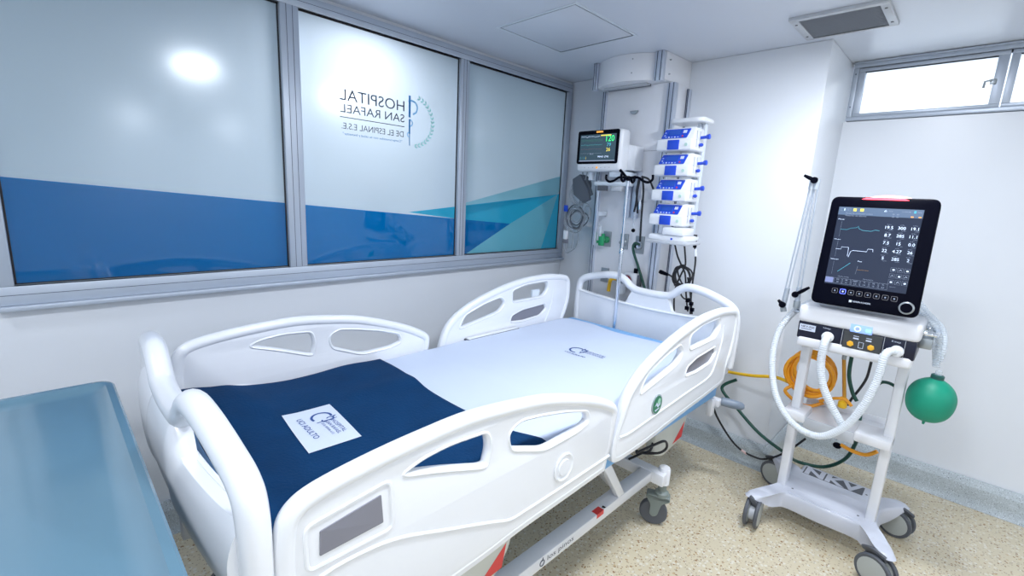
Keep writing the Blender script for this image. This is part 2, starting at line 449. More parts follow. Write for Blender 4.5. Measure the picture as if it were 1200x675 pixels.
for (a, b) in panes:
    p = MB(); p.box((XG - .006, a - .004, PZ0 - .004), (XG - .0004, b + .004, PZ1 + .004), CLEARG); p.quad((XG, a - .004, PZ0 - .004), (XG, b + .004, PZ0 - .004), (XG, b + .004, PZ1 + .004), (XG, a - .004, PZ1 + .004), FROST)
    p.box((XG, a, PZ0), (XG + .0045, a + .006, PZ1), BLKMAT); p.box((XG, b - .006, PZ0), (XG + .0045, b, PZ1), BLKMAT)
    p.box((XG, a, PZ1 - .006), (XG + .0045, b, PZ1), BLKMAT); p.box((XG, a, PZ0), (XG + .0045, b, PZ0 + .004), BLKMAT)
    po = p.build('pane', win1)
    f = MB(); any_ = False
    for (m, poly, lv) in designs:
        q = clip(poly, a + .005, b - .005)
        if len(q) > 2:
            x = XG + .0003 * lv
            ar = sum(q[i - 1][0] * q[i][1] - q[i][0] * q[i - 1][1] for i in range(len(q)))
            if ar < 0: q = q[::-1]
            f.add([(x, y, z) for (y, z) in q], [list(range(len(q)))], m); any_ = True
    if any_: f.build('coloured_film', po, smooth=False)
    if a > .9 and b < 2:
        t = MB(); u, v = (0, -1, 0), (0, 0, 1); X = XG + .0015
        def tx(s_, y0, y1, z0, z1, m, bold=0.0): t.text(s_, (X, y0, z0), u, v, y0 - y1, z1 - z0, m, bold=bold)
        def serif(s_, y0, y1, z0, z1):
            tx(s_, y0, y1, z0, z1, INKG)
        serif('HOSPITAL', 1.528, 1.145, 2.047, 2.103); serif('SAN RAFAEL', 1.528, 1.147, 1.987, 2.030)
        t.box((X, 1.145, 1.962), (X + .0006, 1.528, 1.966), INKG)
        tx('DE EL ESPINAL E.S.E.', 1.523, 1.153, 1.906, 1.937, INKG); tx('"Comprometidos con tu salud y bienestar"', 1.514, 1.158, 1.872, 1.889, FSTAFF)
        # staff with two loops, and the leaf wreath
        t.box((X, 1.556, 2.02), (X + .0006, 1.569, 2.139), FSTAFF); t.box((X, 1.557, 1.93), (X + .0006, 1.567, 2.01), FSTAFF); t.box((X, 1.560, 1.864), (X + .0006, 1.565, 1.93), FSTAFF)
        def arc(cy, cz, r, a0, a1, wd, m, n=24):
            vs = []; fs = []
            for i in range(n + 1):
                an = a0 + (a1 - a0) * i / n
                for rr in (r - wd / 2, r + wd / 2): vs.append((X + .0004, cy + math.cos(an) * rr, cz + math.sin(an) * rr))
            for i in range(n): fs.append([2 * i, 2 * i + 1, 2 * i + 3, 2 * i + 2])
            t.add(vs, fs, m)
        arc(1.578, 2.077, .036, -1.4, 2.3, .010, FSNAKE); arc(1.563, 1.99, .018, -1.4, 1.6, .007, FSNAKE); arc(1.560, 1.925, .012, 1.6, 4.6, .006, FSNAKE)
        for i in range(17):
            an = math.radians(-82 + i * 148 / 16)
            cy, cz = 1.575 + math.cos(an) * .148, 2.002 + math.sin(an) * .14
            for sgn in (-1, 1):
                l = Vector((math.cos(an + PI / 2 + sgn * .6), math.sin(an + PI / 2 + sgn * .6))); nn = Vector((-l.y, l.x))
                ce = Vector((cy, cz)) + l * .012
                pts = [ce - l * .013, ce + nn * .005, ce + l * .013, ce - nn * .005]
                t.add([(X + .0003, q.x, q.y) for q in pts], [[0, 1, 2, 3]], FMINT)
        t.build('printed_lettering', po, smooth=False)
sill = MB(); sill.box((XL - .0, -.14, 1.112), (XL + .045, 3.02, 1.130), ALUW, .003)
struct('trim_1', sill)

# ------------------------------------------------------------------ exterior clerestory window
win2 = bpy.data.objects.new('window_2', None); COL.objects.link(win2); win2.location = (0, YW, 2.155); tag(win2, kind='structure')
a0, a1, z0, z1 = -.688, 1.395, 2.156, 2.484
fr = MB(); y0, y1 = YW - .018, YW + .07
fr.box((a0, y0, z0), (a1, y1, z0 + .022), ALUW, .003); fr.box((a0, y0, z1 - .026), (a1, y1, z1), ALUW, .003)
fr.box((a0, y0, z0 + .022), (a0 + .028, y1, z1 - .026), ALUW, .003); fr.box((a1 - .028, y0, z0 + .022), (a1, y1, z1 - .026), ALUW, .003)
fr.box((a0, y0 - .012, z1 - .004), (a1, y0 + .01, z1 + .006), ALUW, .002)
for zz in (z0 + .08, z1 - .06): fr.lathe([(.004, 0), (.004, .002)], (a0 + .014, y0 + .001, zz), (0, -1, 0), ALUD, 8)
fr.build('frame', win2)
for (p, q) in ((a0 + .028, -.028), (-.022, .675), (.680, a1 - .028)):
    s = MB(); yy0, yy1 = YW - .008, YW + .03; zb, zt = z0 + .023, z1 - .027
    s.box((p, yy0, zb), (q, yy1, zb + .018), ALUW, .002); s.box((p, yy0, zt - .022), (q, yy1, zt), ALUW, .002)
    s.box((p, yy0, zb + .018), (p + .032, yy1, zt - .022), ALUW, .002); s.box((q - .042, yy0, zb + .018), (q, yy1, zt - .022), ALUW, .002)
    so = s.build('sash', win2)
    g = mat('clear_glass', (1, 1, 1), 0.02, trans=1.0); g.node_tree.nodes['Principled BSDF'].inputs['IOR'].default_value = 1.02
    MB().box((p + .03, YW + .010, zb + .015), (q - .040, YW + .013, zt - .02), g).build('pane', so)
    if q < 0:
        h = MB(); cx, cz = q - .05, z0 + .15
        h.box((cx - .004, yy0 - .012, cz - .012), (cx + .02, yy0, cz + .014), STEEL, .002); h.tube([(cx, yy0 - .016, cz + .006), (cx - .022, yy0 - .02, cz + .002), (cx - .024, yy0 - .02, cz - .030)], .0055, STEEL, 8)
        h.build('latch', so)
# pale rail and wall of the house next door, seen through the glass
nb = thing('neighbouring_wall', 'white neighbouring wall with thin grey rails seen through the high window', 'wall', (1.0, 5.3, 0))
m = MB(); m.box((-3.0, 5.3, 0), (4.0, 5.5, 2.86), mat('white_render', (.9, .93, .96), .8)); m.build('wall_body', nb)
m = MB(); m.box((-3.0, 5.1, 3.02), (4.0, 5.14, 3.05), LGREY); m.box((-3.0, 5.1, 3.20), (4.0, 5.14, 3.22), LGREY)
for x in (-2.9, -.9, 1.1, 3.1): m.box((x, 5.1, 2.86), (x + .05, 5.14, 3.22), LGREY)
m.box((-3.0, 5.1, 2.84), (4.0, 5.3, 2.862), LGREY)
m.build('railing', nb)

# ------------------------------------------------------------------ ceiling fittings
h = thing('ceiling_hatch', 'flush white square access hatch in the ceiling above the partition glass', 'hatch', (-1.75, 2.11, ZC))
m = MB(); hx0, hx1, hy0, hy1 = -2.02, -1.48, 1.84, 2.39
for (lo, hi) in (((hx0, hy0, ZC - .004), (hx1, hy0 + .014, ZC)), ((hx0, hy1 - .014, ZC - .004), (hx1, hy1, ZC)), ((hx0, hy0 + .014, ZC - .004), (hx0 + .014, hy1 - .014, ZC)), ((hx1 - .014, hy0 + .014, ZC - .004), (hx1, hy1 - .014, ZC))):
    m.box(lo, hi, PLAST2, .001)
m.build('frame', h)
m = MB(); m.box((hx0 + .022, hy0 + .022, ZC - .003), (hx1 - .022, hy1 - .022, ZC), CEIL, .001); 
m.build('panel', h)
m = MB(); m.box((hx0 + .0135, hy0 + .0135, ZC - .0008), (hx1 - .0135, hy1 - .0135, ZC), ALUD); m.build('shadow_gap', h)

h = thing('air_vent', 'rectangular grey louvred air grille screwed to the ceiling near the window recess', 'air vent', (-.61, 2.77, ZC))
vx0, vx1, vy0, vy1 = -.80, -.42, 2.60, 2.94
m = MB(); zt = ZC - .016
for (lo, hi) in (((vx0, vy0, zt), (vx1, vy0 + .03, ZC)), ((vx0, vy1 - .02, zt), (vx1, vy1, ZC)), ((vx0, vy0 + .03, zt), (vx0 + .035, vy1 - .02, ZC)), ((vx1 - .035, vy0 + .03, zt), (vx1, vy1 - .02, ZC))): m.box(lo, hi, LGREY, .002)
for q in ((vx0 + .018, vy0 + .07), (vx0 + .018, vy1 - .07), (vx1 - .018, vy0 + .07), (vx1 - .018, vy1 - .07)): m.lathe([(.006, 0), (.006, .002)], (q[0], q[1], zt), (0, 0, -1), DGREY, 8)
m.build('frame', h)
m = MB()
n = 18
for i in range(n):
    y = vy0 + .035 + (vy1 - vy0 - .06) * i / (n - 1)
    m.hexa([(vx0 + .03, y - .007, zt + .002), (vx1 - .03, y - .007, zt + .002), (vx1 - .03, y - .005, zt + .002), (vx0 + .03, y - .005, zt + .002), (vx0 + .03, y + .003, ZC - .002), (vx1 - .03, y + .003, ZC - .002), (vx1 - .03, y + .005, ZC - .002), (vx0 + .03, y + .005, ZC - .002)], LGREY)
m.build('louvres', h)
MB().box((vx0 + .03, vy0 + .025, ZC - .0015), (vx1 - .03, vy1 - .015, ZC), GREYPL).build('backing', h)

LL = ['round ceiling light over the bed foot, large glare in the left glass pane', 'round ceiling light between bed and ventilator, glare over the lettering in the middle pane',
      'round ceiling light at the far right end, faint left glare in left pane', 'round ceiling light at the far right end of the room nearer the high window wall', 'added fill light, round ceiling fitting behind the camera in line with the ventilator', 'added fill light, round ceiling fitting behind the camera above the equipment cart', 'added fill light, round ceiling fitting behind the camera on the right side']
for i, (x, y) in enumerate(LAMPS):  # fittings behind the camera belong to the added fill lamps
    lt = thing('ceiling_light', LL[i], 'ceiling light', (x, y, ZC), group='round ceiling lights above the room')
    m = MB(); m.lathe([(.15, 0), (.15, .014), (.138, .02), (.132, .014), (.132, .002)], (x, y, ZC), (0, 0, -1), WPAINT, 32); m.build('rim', lt)
    m = MB(); m.lathe([(.131, .002), (.131, .016)], (x, y, ZC), (0, 0, -1), LAMPM, 32); m.build('diffuser', lt)

# ------------------------------------------------------------------ hospital bed
BX0, BX1 = -1.90, -0.81          # outer rail planes
bed = thing('hospital_bed', 'white adjustable hospital bed with arched plastic side rails, in the middle of the room', 'bed', (-1.36, 1.35, 0))
m = MB(); m.box((-1.865, .27, .635), (-.855, 2.50, .822), MATTB, .035, 3); mattress = tag(m.build('mattress'), 'light blue mattress under the white sheet, seen along the side rail edges', 'mattress')
m = MB(); m.box((-1.85, .26, .575), (-.862, 2.53, .632), MATTB, .01); m.build('mattress_platform', bed)
# bottom frame
FRAME = WPAINT
m = MB()
for (xo, sg) in ((-.93, 1), (-1.79, -1)):
    xi = xo - sg * .065
    m.box((min(xo, xi), .42, .250), (max(xo, xi), 2.03, .300), FRAME, .004)
for yy in (.40, 2.03):
    m.box((-1.85, yy - .03, .245), (-.87, yy + .03, .305), FRAME, .006)
fo = m.build('base_frame', bed)
t = MB(); t.text('los pinos', (-.9295, 1.21, .262), (0, 1, 0), (0, 0, 1), .16, .028, INKG)
t.tube([(-.9293, 1.18 + .012 * math.cos(a), .275 + .012 * math.sin(a)) for a in [i * 2 * PI / 12 for i in range(12)]], .002, INKG, 6, closed=True)
t.tube([(-.9293, 1.18, .283), (-.9293, 1.184, .296)], .002, INKG, 6)
t.build('printed_maker_mark', fo, smooth=False)
t = MB(); t.box((-.9585, 1.53, .3001), (-.93, 1.58, .3006), RED); t.box((-.9298, 1.53, .281), (-.9292, 1.58, .3), RED)
t.add([(-.945, 1.585, .3008), (-.932, 1.592, .3008), (-.932, 1.60, .3008), (-.948, 1.60, .3008)], [[0, 1, 2, 3]], BLACK)
t.build('warning_sticker', fo, smooth=False)
def bed_caster(x, y, ang):
    r = .068
    m = MB(); D = Vector((math.cos(ang), math.sin(ang), 0)); A = Vector((-D.y, D.x, 0))
    c = Vector((x, y, r + .001)) + D * .03
    m.lathe([(.021, .245), (.021, .195), (.034, .185), (.034, .165)], (x, y, 0), (0, 0, 1), OLIVE, 20)
    # curved fork
    for sg in (-1, 1):
        o = c + A * sg * .024
        pl = [(-.070, .098), (-.070, .080), (-.036, .060), (-.020, -.005), (0, -.018), (.018, -.004), (.016, .050), (.036, .078), (.036, .098)]
        m.prism(rounded(pl, .012), (o, D, (0, 0, 1), A), .006, OLIVE, bev=.001)
    o = c; m.prism(rounded([(-.072, .102), (-.074, .078), (.0, .074), (.042, .082), (.040, .102)], .01), (o, D, (0, 0, 1), A), .054, OLIVE, bev=.004)
    k = m.build('caster', bed)
    m = MB(); m.lathe([(.048, -.016), (r - .006, -.016), (r, -.010), (r, .010), (r - .006, .016), (.048, .016)], c, A, DGREY, 32); 
    m.lathe([(.049, -.015), (.049, .015)], c, A, mat('blue_grey_wheel_hub', (.13, .17, .24), .4), 24)
    m.lathe([(.015, -.018), (.015, .018)], c, A, OLIVE, 12)
    m.build('wheel', k)
for (x, y, a) in ((-.895, 2.06, -2.73), (-1.83, 2.06, 1.9), (-.895, .40, -1.2), (-1.83, .40, -1.9)): bed_caster(x, y, a)
for x in (-.895, -1.83):
    for y in (2.06, .40):
        m = MB(); m.lathe([(.0, .325), (.026, .32), (.030, .31), (.030, .235), (0, .235)], (x, y, 0), (0, 0, 1), FRAME, 20)
        m.build('caster_socket', bed)
# lifting links and columns
for x in (-1.02, -1.70):
    m = MB(); m.hexa([(x - .02, 1.78, .27), (x + .02, 1.78, .27), (x + .02, 1.83, .27), (x - .02, 1.83, .27), (x - .02, 1.50, .56), (x + .02, 1.50, .56), (x + .02, 1.56, .57), (x - .02, 1.56, .57)], FRAME, .004); m.build('lifting_link', bed)
    m = MB(); m.hexa([(x - .02, .62, .27), (x + .02, .62, .27), (x + .02, .67, .27), (x - .02, .67, .27), (x - .02, .88, .56), (x + .02, .88, .56), (x + .02, .94, .57), (x - .02, .94, .57)], FRAME, .004); m.build('lifting_link', bed)
for lo, hi in (((-1.74, 1.48, .53), (-.98, 1.56, .57)), ((-1.74, .88, .53), (-.98, .96, .57))): m = MB(); m.box(lo, hi, FRAME, .004); m.build('cross_member', bed)
for lo, hi in (((-1.80, .30, .52), (-1.74, 2.5, .57)), ((-.98, .30, .52), (-.92, 2.5, .57))): m = MB(); m.box(lo, hi, FRAME, .004); m.build('side_member', bed)
m = MB(); m.hexa([(-.96, 1.70, .30), (-.93, 1.70, .30), (-.93, 1.75, .30), (-.96, 1.75, .30), (-.96, 1.52, .55), (-.93, 1.52, .55), (-.93, 1.57, .56), (-.96, 1.57, .56)], FRAME, .004)
m.build('lever', bed)
# side shrouds with red triangle stickers
for (ya, yb, yc) in ((.55, 1.0, 'f'), (1.98, 2.32, 'h')):
    m = MB()
    m.prism(rounded([(ya, .57), (ya, .40), (ya + .1, .36), (yb - .06, .385), (yb - .005, .47), (yb, .57)], .03), ((-.945, 0, 0), (0, 1, 0), (0, 0, 1), (1, 0, 0)), .05, SHROUD, bev=.008)
    so = m.build('side_shroud', bed)
    t = MB(); t.add([(-.9195, yb - .15, .392), (-.9195, yb - .045, .40), (-.9195, yb - .028, .485)], [[0, 1, 2]], RED); t.build('red_sticker', so, smooth=False)

# --- end boards
def end_board(yc, name, s, lab=None):
    """s=+1: inner side towards +y (foot), -1: inner side towards -y (head)"""
    U = [(-1.880, .74), (-1.885, .90), (-1.880, 1.02), (-1.855, 1.072), (-1.79, 1.100), (-1.69, 1.124), (-1.60, 1.130), (-1.545, 1.112), (-1.50, 1.078), (-1.455, 1.060), (-1.36, 1.055), (-1.255, 1.060), (-1.21, 1.080), (-1.17, 1.115), (-1.12, 1.134), (-1.03, 1.126), (-.93, 1.098), (-.865, 1.068), (-.838, 1.02), (-.832, .90), (-.838, .74)]
    bow = lambda x: -s * .030 * (1 - ((x + 1.36) / .53) ** 2)
    P = cr([(x, yc + bow(x), z) for x, z in U], 6)
    m = MB(); fat = 1.35 if s > 0 else 1.0; BUL = .028 if s > 0 else .012; ZB = .795 if s > 0 else .70
    m.tube(P, .024, PLAST, 14, flat=(1.0, fat), up=(0, 0, 1) if False else None) if fat == 1.0 else m.tube(P, .029, PLAST, 16)
    # panel (curved in plan) made as a grid
    def top(x):
        e = abs(x + 1.36)
        z = .998 - .035 * max(0, 1 - (e / .5) ** 2)
        k = max(0, min(1, (.165 - e) / .05)); k = k * k * (3 - 2 * k)
        return z * (1 - k) + 1.055 * k
    vs = []; fs = []; nx, nz = 60, 14
    for side in (-1, 1):
        for i in range(nx + 1):
            x = -1.878 + 1.036 * i / nx
            for j in range(nz + 1):
                z = ZB + (top(x) - ZB) * j / nz
                bul = BUL * math.sin(PI * (j / nz) ** 1.3) ** .7 if side == -s else 0
                vs.append((x, yc + bow(x) + side * (.016 + bul), z))
    K = (nx + 1) * (nz + 1)
    for sd in (0, 1):
        for i in range(nx):
            for j in range(nz):
                a = sd * K + i * (nz + 1) + j; q = [a, a + nz + 1, a + nz + 2, a + 1]; fs.append(q if sd else q[::-1])
    for i in range(nx):
        for j in (0, nz):
            a = i * (nz + 1) + j; q = [a, a + nz + 1, K + a + nz + 1, K + a]; fs.append(q)
    for i in (0, nx):
        for j in range(nz):
            a = i * (nz + 1) + j; fs.append([a, a + 1, K + a + 1, K + a])
    m.add(vs, fs, PLAST)
    # raised lip lines
    e = cr([(x, yc + bow(x) + s * .016, .998 - .035 * max(0, 1 - (abs(x + 1.36) / .5) ** 2) - .004) for x in [-1.87, -1.75, -1.6, -1.45, -1.36, -1.25, -1.1, -.97, -.85]], 5)
    m.tube(e, .008, PLAST, 8)
    if s < 0:
        e = cr([(x, yc + bow(x) - s * .022, .965 - .03 * max(0, 1 - (abs(x + 1.36) / .5) ** 2)) for x in [-1.87, -1.75, -1.6, -1.45, -1.36, -1.25, -1.1, -.97, -.85]], 5)
        m.tube(e, .010, PLAST, 8)
    return m.build(name, bed)
end_board(2.585, 'headboard', -1); end_board(.215, 'footboard', 1)
for x in (-1.6, -1.12):
    for ya, yb in ((.21, .29), (2.5, 2.58)): m = MB(); m.box((x - .02, ya, .50), (x + .02, yb, .72), FRAME, .004); m.build('board_bracket', bed)

# --- side rails
FO = [(.245, .80), (.244, .90), (.248, .956), (.256, .988), (.275, 1.012), (.305, 1.028), (.36, 1.040), (.46, 1.052), (.58, 1.060), (.719, 1.063), (.889, 1.046), (1.024, 1.024), (1.184, .979), (1.30, .938), (1.39, .895), (1.418, .872), (1.426, .845), (1.419, .785), (1.408, .72), (1.392, .685), (1.383, .655), (1.375, .632), (1.34, .628), (1.15, .622), (.922, .616), (.756, .604), (.50, .600), (.34, .612), (.27, .65), (.248, .72)]
FH1 = rounded([(.505, .978), (.57, .998), (.65, 1.004), (.777, .996), (.792, .945), (.779, .893), (.755, .896), (.63, .940)], .03)
FH2 = rounded([(.864, .905), (.852, .962), (.90, .985), (.98, .974), (1.11, .948), (1.235, .912), (1.248, .868), (1.19, .852), (1.019, .848)], .03)
HO = [(1.425, .655), (1.46, .632), (1.55, .628), (1.70, .632), (2.0, .655), (2.28, .671), (2.46, .686), (2.50, .71), (2.515, .775), (2.555, .86), (2.574, .92), (2.578, 1.0), (2.568, 1.055), (2.53, 1.085), (2.42, 1.102), (2.30, 1.110), (2.08, 1.100), (1.83, 1.054), (1.62, .985), (1.50, .905), (1.452, .80), (1.425, .72)]
HH1 = rounded([(1.575, .868), (1.625, .945), (1.76, .987), (1.905, 1.015), (1.945, .975), (1.90, .925), (1.80, .905)], .03)
HH2 = rounded([(2.0, .965), (1.995, 1.040), (2.12, 1.066), (2.33, 1.070), (2.345, 1.015), (2.29, .968), (2.15, .966)], .025)
HG = rounded([(1.985, .845), (2.0, .888), (2.095, .912), (2.315, .925), (2.332, .888), (2.27, .846), (2.11, .836)], .02)
def rail(X, s, outer, holes, grooves, name, ymap, frame_=None):
    """s=+1: outside towards +x"""
    dz = 0 if s > 0 else .02
    mp = lambda p: (ymap(p[0]), p[1] + (dz if p[1] > .7 else 0) if isinstance(p, tuple) else p[1])
    m = MB(); fr_ = ((X - s * .018, 0, 0), (0, 1, 0), (0, 0, 1), (s, 0, 0))
    ol = [tuple(v)[:2] for v in cr([(*mp(p), 0) for p in outer], 5, closed=True)]
    hl = [[mp(p) for p in h] for h in holes]
    # inset body
    m.prism(ol, fr_, .026, PLAST, holes=hl, bev=.004)
    xc = X - s * .018
    # thick rounded rim following the outline, lips round the openings, embossed ridges on the outer face
    cen = Vector((sum(p[0] for p in ol) / len(ol), sum(p[1] for p in ol) / len(ol)))
    ins = []
    N = len(ol)
    for i, p in enumerate(ol):
        a = Vector(ol[i - 1]); b = Vector(ol[(i + 1) % N]); t = (b - a).normalized(); nn = Vector((-t.y, t.x))
        if nn.dot(cen - Vector(p)) < 0 and abs(nn.dot(cen - Vector(p))) > 0: nn = -nn
        ins.append((Vector(p) + nn * .0185, b, t))
    rr = []
    for q, b, t in ins:
        rr.append(.0142 + .0068 * smooth01((q.y - .72) / .14))
    m.tube([(xc, q.x, q.y) for q, b, t in ins], rr, PLAST, 14, closed=True, flat=(1.0, 1.0))
    for h in hl: m.tube([(xc, p[0], p[1]) for p in h], .0160, PLAST, 10, closed=True, up=(1, 0, 0), flat=(1, .55))
    for g in grooves:
        for sd in (1, -1):
            m.tube(cr([(xc + sd * .0115, *mp(p)) for p in g], 4), .0060, PLAST, 8)
    if frame_: m.tube([(xc + s * .0115, *mp(p)) for p in rounded(frame_, .018)], .0055, PLAST, 8, closed=True)
    return m.build(name, bed), xc, mp
def rail_set(X, s, ymf, ymh):
    FG = [[(.275, .80), (.33, .833), (.421, .836), (.513, .82), (.649, .769), (.80, .712), (.876, .682), (.956, .679), (1.15, .680), (1.395, .685)]]
    GQ = [(.300, .858), (.298, .957), (.485, .980), (.492, .858)]
    ro, xc, mp = rail(X, s, FO, [FH1, FH2], FG, 'foot_side_rail', ymf, GQ if s > 0 else None)
    xo = xc + s * .0135
    if s > 0:
        t = MB()
        t.prism(rounded([mp(p) for p in [(.325, .881), (.327, .936), (.462, .955), (.467, .885)]], .003), ((xo + s * .0005, 0, 0), (0, 1, 0), (0, 0, 1), (s, 0, 0)), .003, GREYPL, bev=.0008)
        t.build('grey_display_window', ro)
        t = MB(); c = (xo, mp((1.12, .752))[0], .752)
        t.lathe([(.049, 0), (.049, .003), (.044, .005), (.040, .002), (.028, .0015), (.026, .005), (.020, .005)], c, (s, 0, 0), PLAST, 28); t.build('round_boss', ro)
    HGRV = [[(1.462, .735), (1.545, .728), (1.783, .742), (2.05, .757), (2.254, .768), (2.324, .802), (2.375, .90), (2.392, .96), (2.385, 1.02)]]
    ro, xc, mp = rail(X, s, HO, [HH1, HH2, HG], HGRV, 'head_side_rail', ymh)
    t = MB(); t.prism([mp(p) for p in HG], ((xc, 0, 0), (0, 1, 0), (0, 0, 1), (s, 0, 0)), .010, GREYPL, bev=.002); t.build('grey_angle_indicator', ro)
    if s > 0:
        t = MB(); c = Vector((xc + s * .0130, mp((1.738, .787))[0], .787))
        t.lathe([(.043, 0), (.043, .003), (.040, .004)], c, (s, 0, 0), mat('emblem_rim_grey', (.35, .42, .45), .3, metal=.4), 28)
        t.lathe([(.037, .0041), (.037, .0046)], c, (s, 0, 0), mat('emblem_green', (.02, .20, .10), .4), 28)
        t.lathe([(.013, .0048), (.013, .0052)], c + Vector((0, .012, .012)), (s, 0, 0), mat('emblem_pale_green', (.35, .65, .50), .4), 16)
        t.add([c + Vector((.0054, y, z)) for y, z in ((-.024, -.004), (-.008, .012), (.006, -.002), (.024, .006), (.024, -.006), (.004, -.014), (-.010, -.001))], [[0, 1, 2, 3, 4, 5, 6]], PATCH)
        t.add([c + Vector((.0054, y, z)) for y, z in ((-.022, -.020), (.018, -.016), (.016, -.022), (-.014, -.028))], [[0, 1, 2, 3]], PATCH)
        t.build('round_green_emblem', ro)
    else:
        t = MB(); t.box((xc + .01, mp((1.62, 0))[0], .823), (xc + .05, mp((2.04, 0))[0], .832), DGREY, .003); t.box((xc + .02, mp((1.63, 0))[0], .830), (xc + .045, mp((2.03, 0))[0], .838), PLAST, .003)
        t.build('mattress_retainer', ro)
        t = MB(); t.box((xc - .03, 2.12, .97), (xc - .012, 2.19, 1.035), PLAST2, .006); t.box((xc - .05, 2.14, .95), (xc - .02, 2.17, .98), LGREY, .004)
        t.build('hand_control_hook', ro)
rail_set(BX1, 1, lambda y: y * .992, lambda y: y * .990)
rail_set(BX0, -1, lambda y: .262 + (y - .245) * .905, lambda y: 1.375 + (y - 1.43) * .952)
# rail arms under the bed, bumper, cables of the bed
for x, s in ((-.842, 1), (-1.868, -1)):
    for y in (.55, 1.15, 1.62, 2.2): m = MB(); m.box((x - .008, y - .018, .645), (x + .010, y + .018, .72), FRAME, .003); m.build('rail_arm', bed)
m = MB(); m.box((-.98, 2.55, .505), (-.85, 2.60, .545), FRAME, .004); m.box((-.895, 2.50, .46), (-.865, 2.545, .56), FRAME, .004)
bo = m.build('corner_bracket', bed)
m = MB(); c0, c1 = Vector(ony(2.60, 843, 470)), Vector(ony(2.62, 860, 479)); 
m.tube([(-.862, 2.60, .527), (-.852, 2.603, .527), (-.80, 2.62, .525), (-.755, 2.635, .522), (-.742, 2.64, .522)], [.014, .024, .026, .022, .010], mat('slate_bumper', (.20, .25, .32), .35), 16); m.build('corner_bumper', bo)
m = MB(); m.tube(cr([onz(.47, 745, 531), onz(.50, 765, 522), onz(.5, 779, 517), onz(.45, 781, 525), onz(.42, 771, 531), onz(.40, 750, 530), (-1.05, 1.95, .42)], 6), .006, BLKMAT, 8)
m.tube(cr([onz(.32, 737, 538), onz(.38, 752, 531), onz(.45, 764, 524), (-1.02, 2.15, .53)], 6), .006, BLKMAT, 8)
m.build('power_cable', bed)

# --- bedding
def fold(x, y):
    return .004 * math.sin(7 * x + 3 * y) * math.sin(5 * y + 1) + .003 * math.sin(13 * x - 9 * y + 1.3)
def ztop_sheet(x, y):
    z = .8295 + fold(x, y) * .55 + .0025 * math.sin(3.1 * y + 2 * x)
    z += .0035 * math.exp(-((y - 1.32 - .1 * (x + 1.4)) / .02) ** 2)
    e = smooth01((y - 2.36) / .13)
    return z - .012 * e
def drape(name, y0, y1, x0, x1, ztop, drop, M, th, nx=70, ny=90, foot=None, parent=None, r=.035, edge=None):
    vs = []; fs = []
    W_ = x1 - x0 - 2 * r; L_ = W_ + PI * r + 2 * drop
    for j in range(ny + 1):
        v = j / ny
        for i in range(nx + 1):
            s_ = L_ * i / nx
            if s_ < drop: x, dz, side = x0, -r - (drop - s_), -1
            elif s_ < drop + PI * r / 2: a = (s_ - drop) / r; x, dz, side = x0 + r - r * math.cos(a), -r + r * math.sin(a), 0
            elif s_ < drop + PI * r / 2 + W_: x, dz, side = x0 + r + (s_ - drop - PI * r / 2), 0, 0
            elif s_ < drop + PI * r + W_: a = (s_ - drop - PI * r / 2 - W_) / r; x, dz, side = x1 - r + r * math.sin(a), -r + r * math.cos(a), 0
            else: x, dz, side = x1, -r - (s_ - drop - PI * r - W_), 1
            yy1 = y1 + (edge(x, dz) if edge else 0)
            y = y0 + (yy1 - y0) * v
            z = ztop(x, y) + dz
            if side: x += side * (.003 * math.sin(22 * y) * min(1, -dz * 8))
            vs.append((x, y, z))
    for j in range(ny):
        for i in range(nx):
            a = j * (nx + 1) + i; fs.append([a, a + 1, a + nx + 2, a + nx + 1])
    m = MB(); m.add(vs, fs, M); o = m.build(name, parent)
    md = o.modifiers.new('thickness', 'SOLIDIFY'); md.thickness = th; md.offset = -1
    return o
sheet = thing('bed_sheet', 'pale white bed sheet pulled smooth over the mattress, printed with a small blue crest', 'bed sheet', (-1.36, 1.4, .83))
so = drape('sheet_cloth', .275, 2.49, -1.868, -.850, ztop_sheet, .10, CLOTHW, .002, parent=sheet)
def crest(t, ox, oy, sc, zf, ink, full=True):
    wz = lambda p: Vector((p.x, p.y, zf(p.x, p.y)))
    def arc(cx, cy, r, a0, a1, wd):
        vs = []; fs = []; n = 20
        for i in range(n + 1):
            a = a0 + (a1 - a0) * i / n
            for rr in (r - wd / 2, r + wd / 2): vs.append(wz(Vector((ox + sc * (cx + math.cos(a) * rr), oy + sc * (cy + math.sin(a) * rr), 0))))
        for i in range(n): fs.append([2 * i, 2 * i + 1, 2 * i + 3, 2 * i + 2])
        t.add(vs, fs, ink)
    arc(0, 0, .5, 1.2, 5.1, .13); arc(.42, .30, .17, -1, 4.2, .09); arc(.46, -.02, .13, -2.6, 1.4, .08); arc(.34, .62, .10, 2.5, 5.2, .08)
    vs = [wz(Vector((ox + sc * x, oy + sc * y, 0))) for x, y in ((.47, -.45), (.53, -.45), (.56, .62), (.50, .62))]; t.add(vs, [[0, 1, 2, 3]], ink)
    T = lambda s_, x, y, w, h, bd=.0: t.text(s_, (ox + sc * x, oy + sc * y, 0), (1, 0, 0), (0, 1, 0), w * sc, h * sc, ink, th=0, warp=wz, bold=bd)
    T('HOSPITAL', .66, .22, 1.5, .24); T('SAN RAFAEL', .66, -.06, 1.5, .2)
    if full:
        T('DE EL ESPINAL E.S.E.', .66, -.30, 1.4, .13)
        T('UCI ADULTO', -.45, -1.18, 2.4, .30, .01)
    else: T('UCI ADULTO', -.40, -.95, 1.7, .2, .02)
t = MB(); t.keepn = True; crest(t, -1.375, 1.915, .075, lambda x, y: ztop_sheet(x, y) + .0016, INK, False); t.build('printed_crest', so, smooth=False)

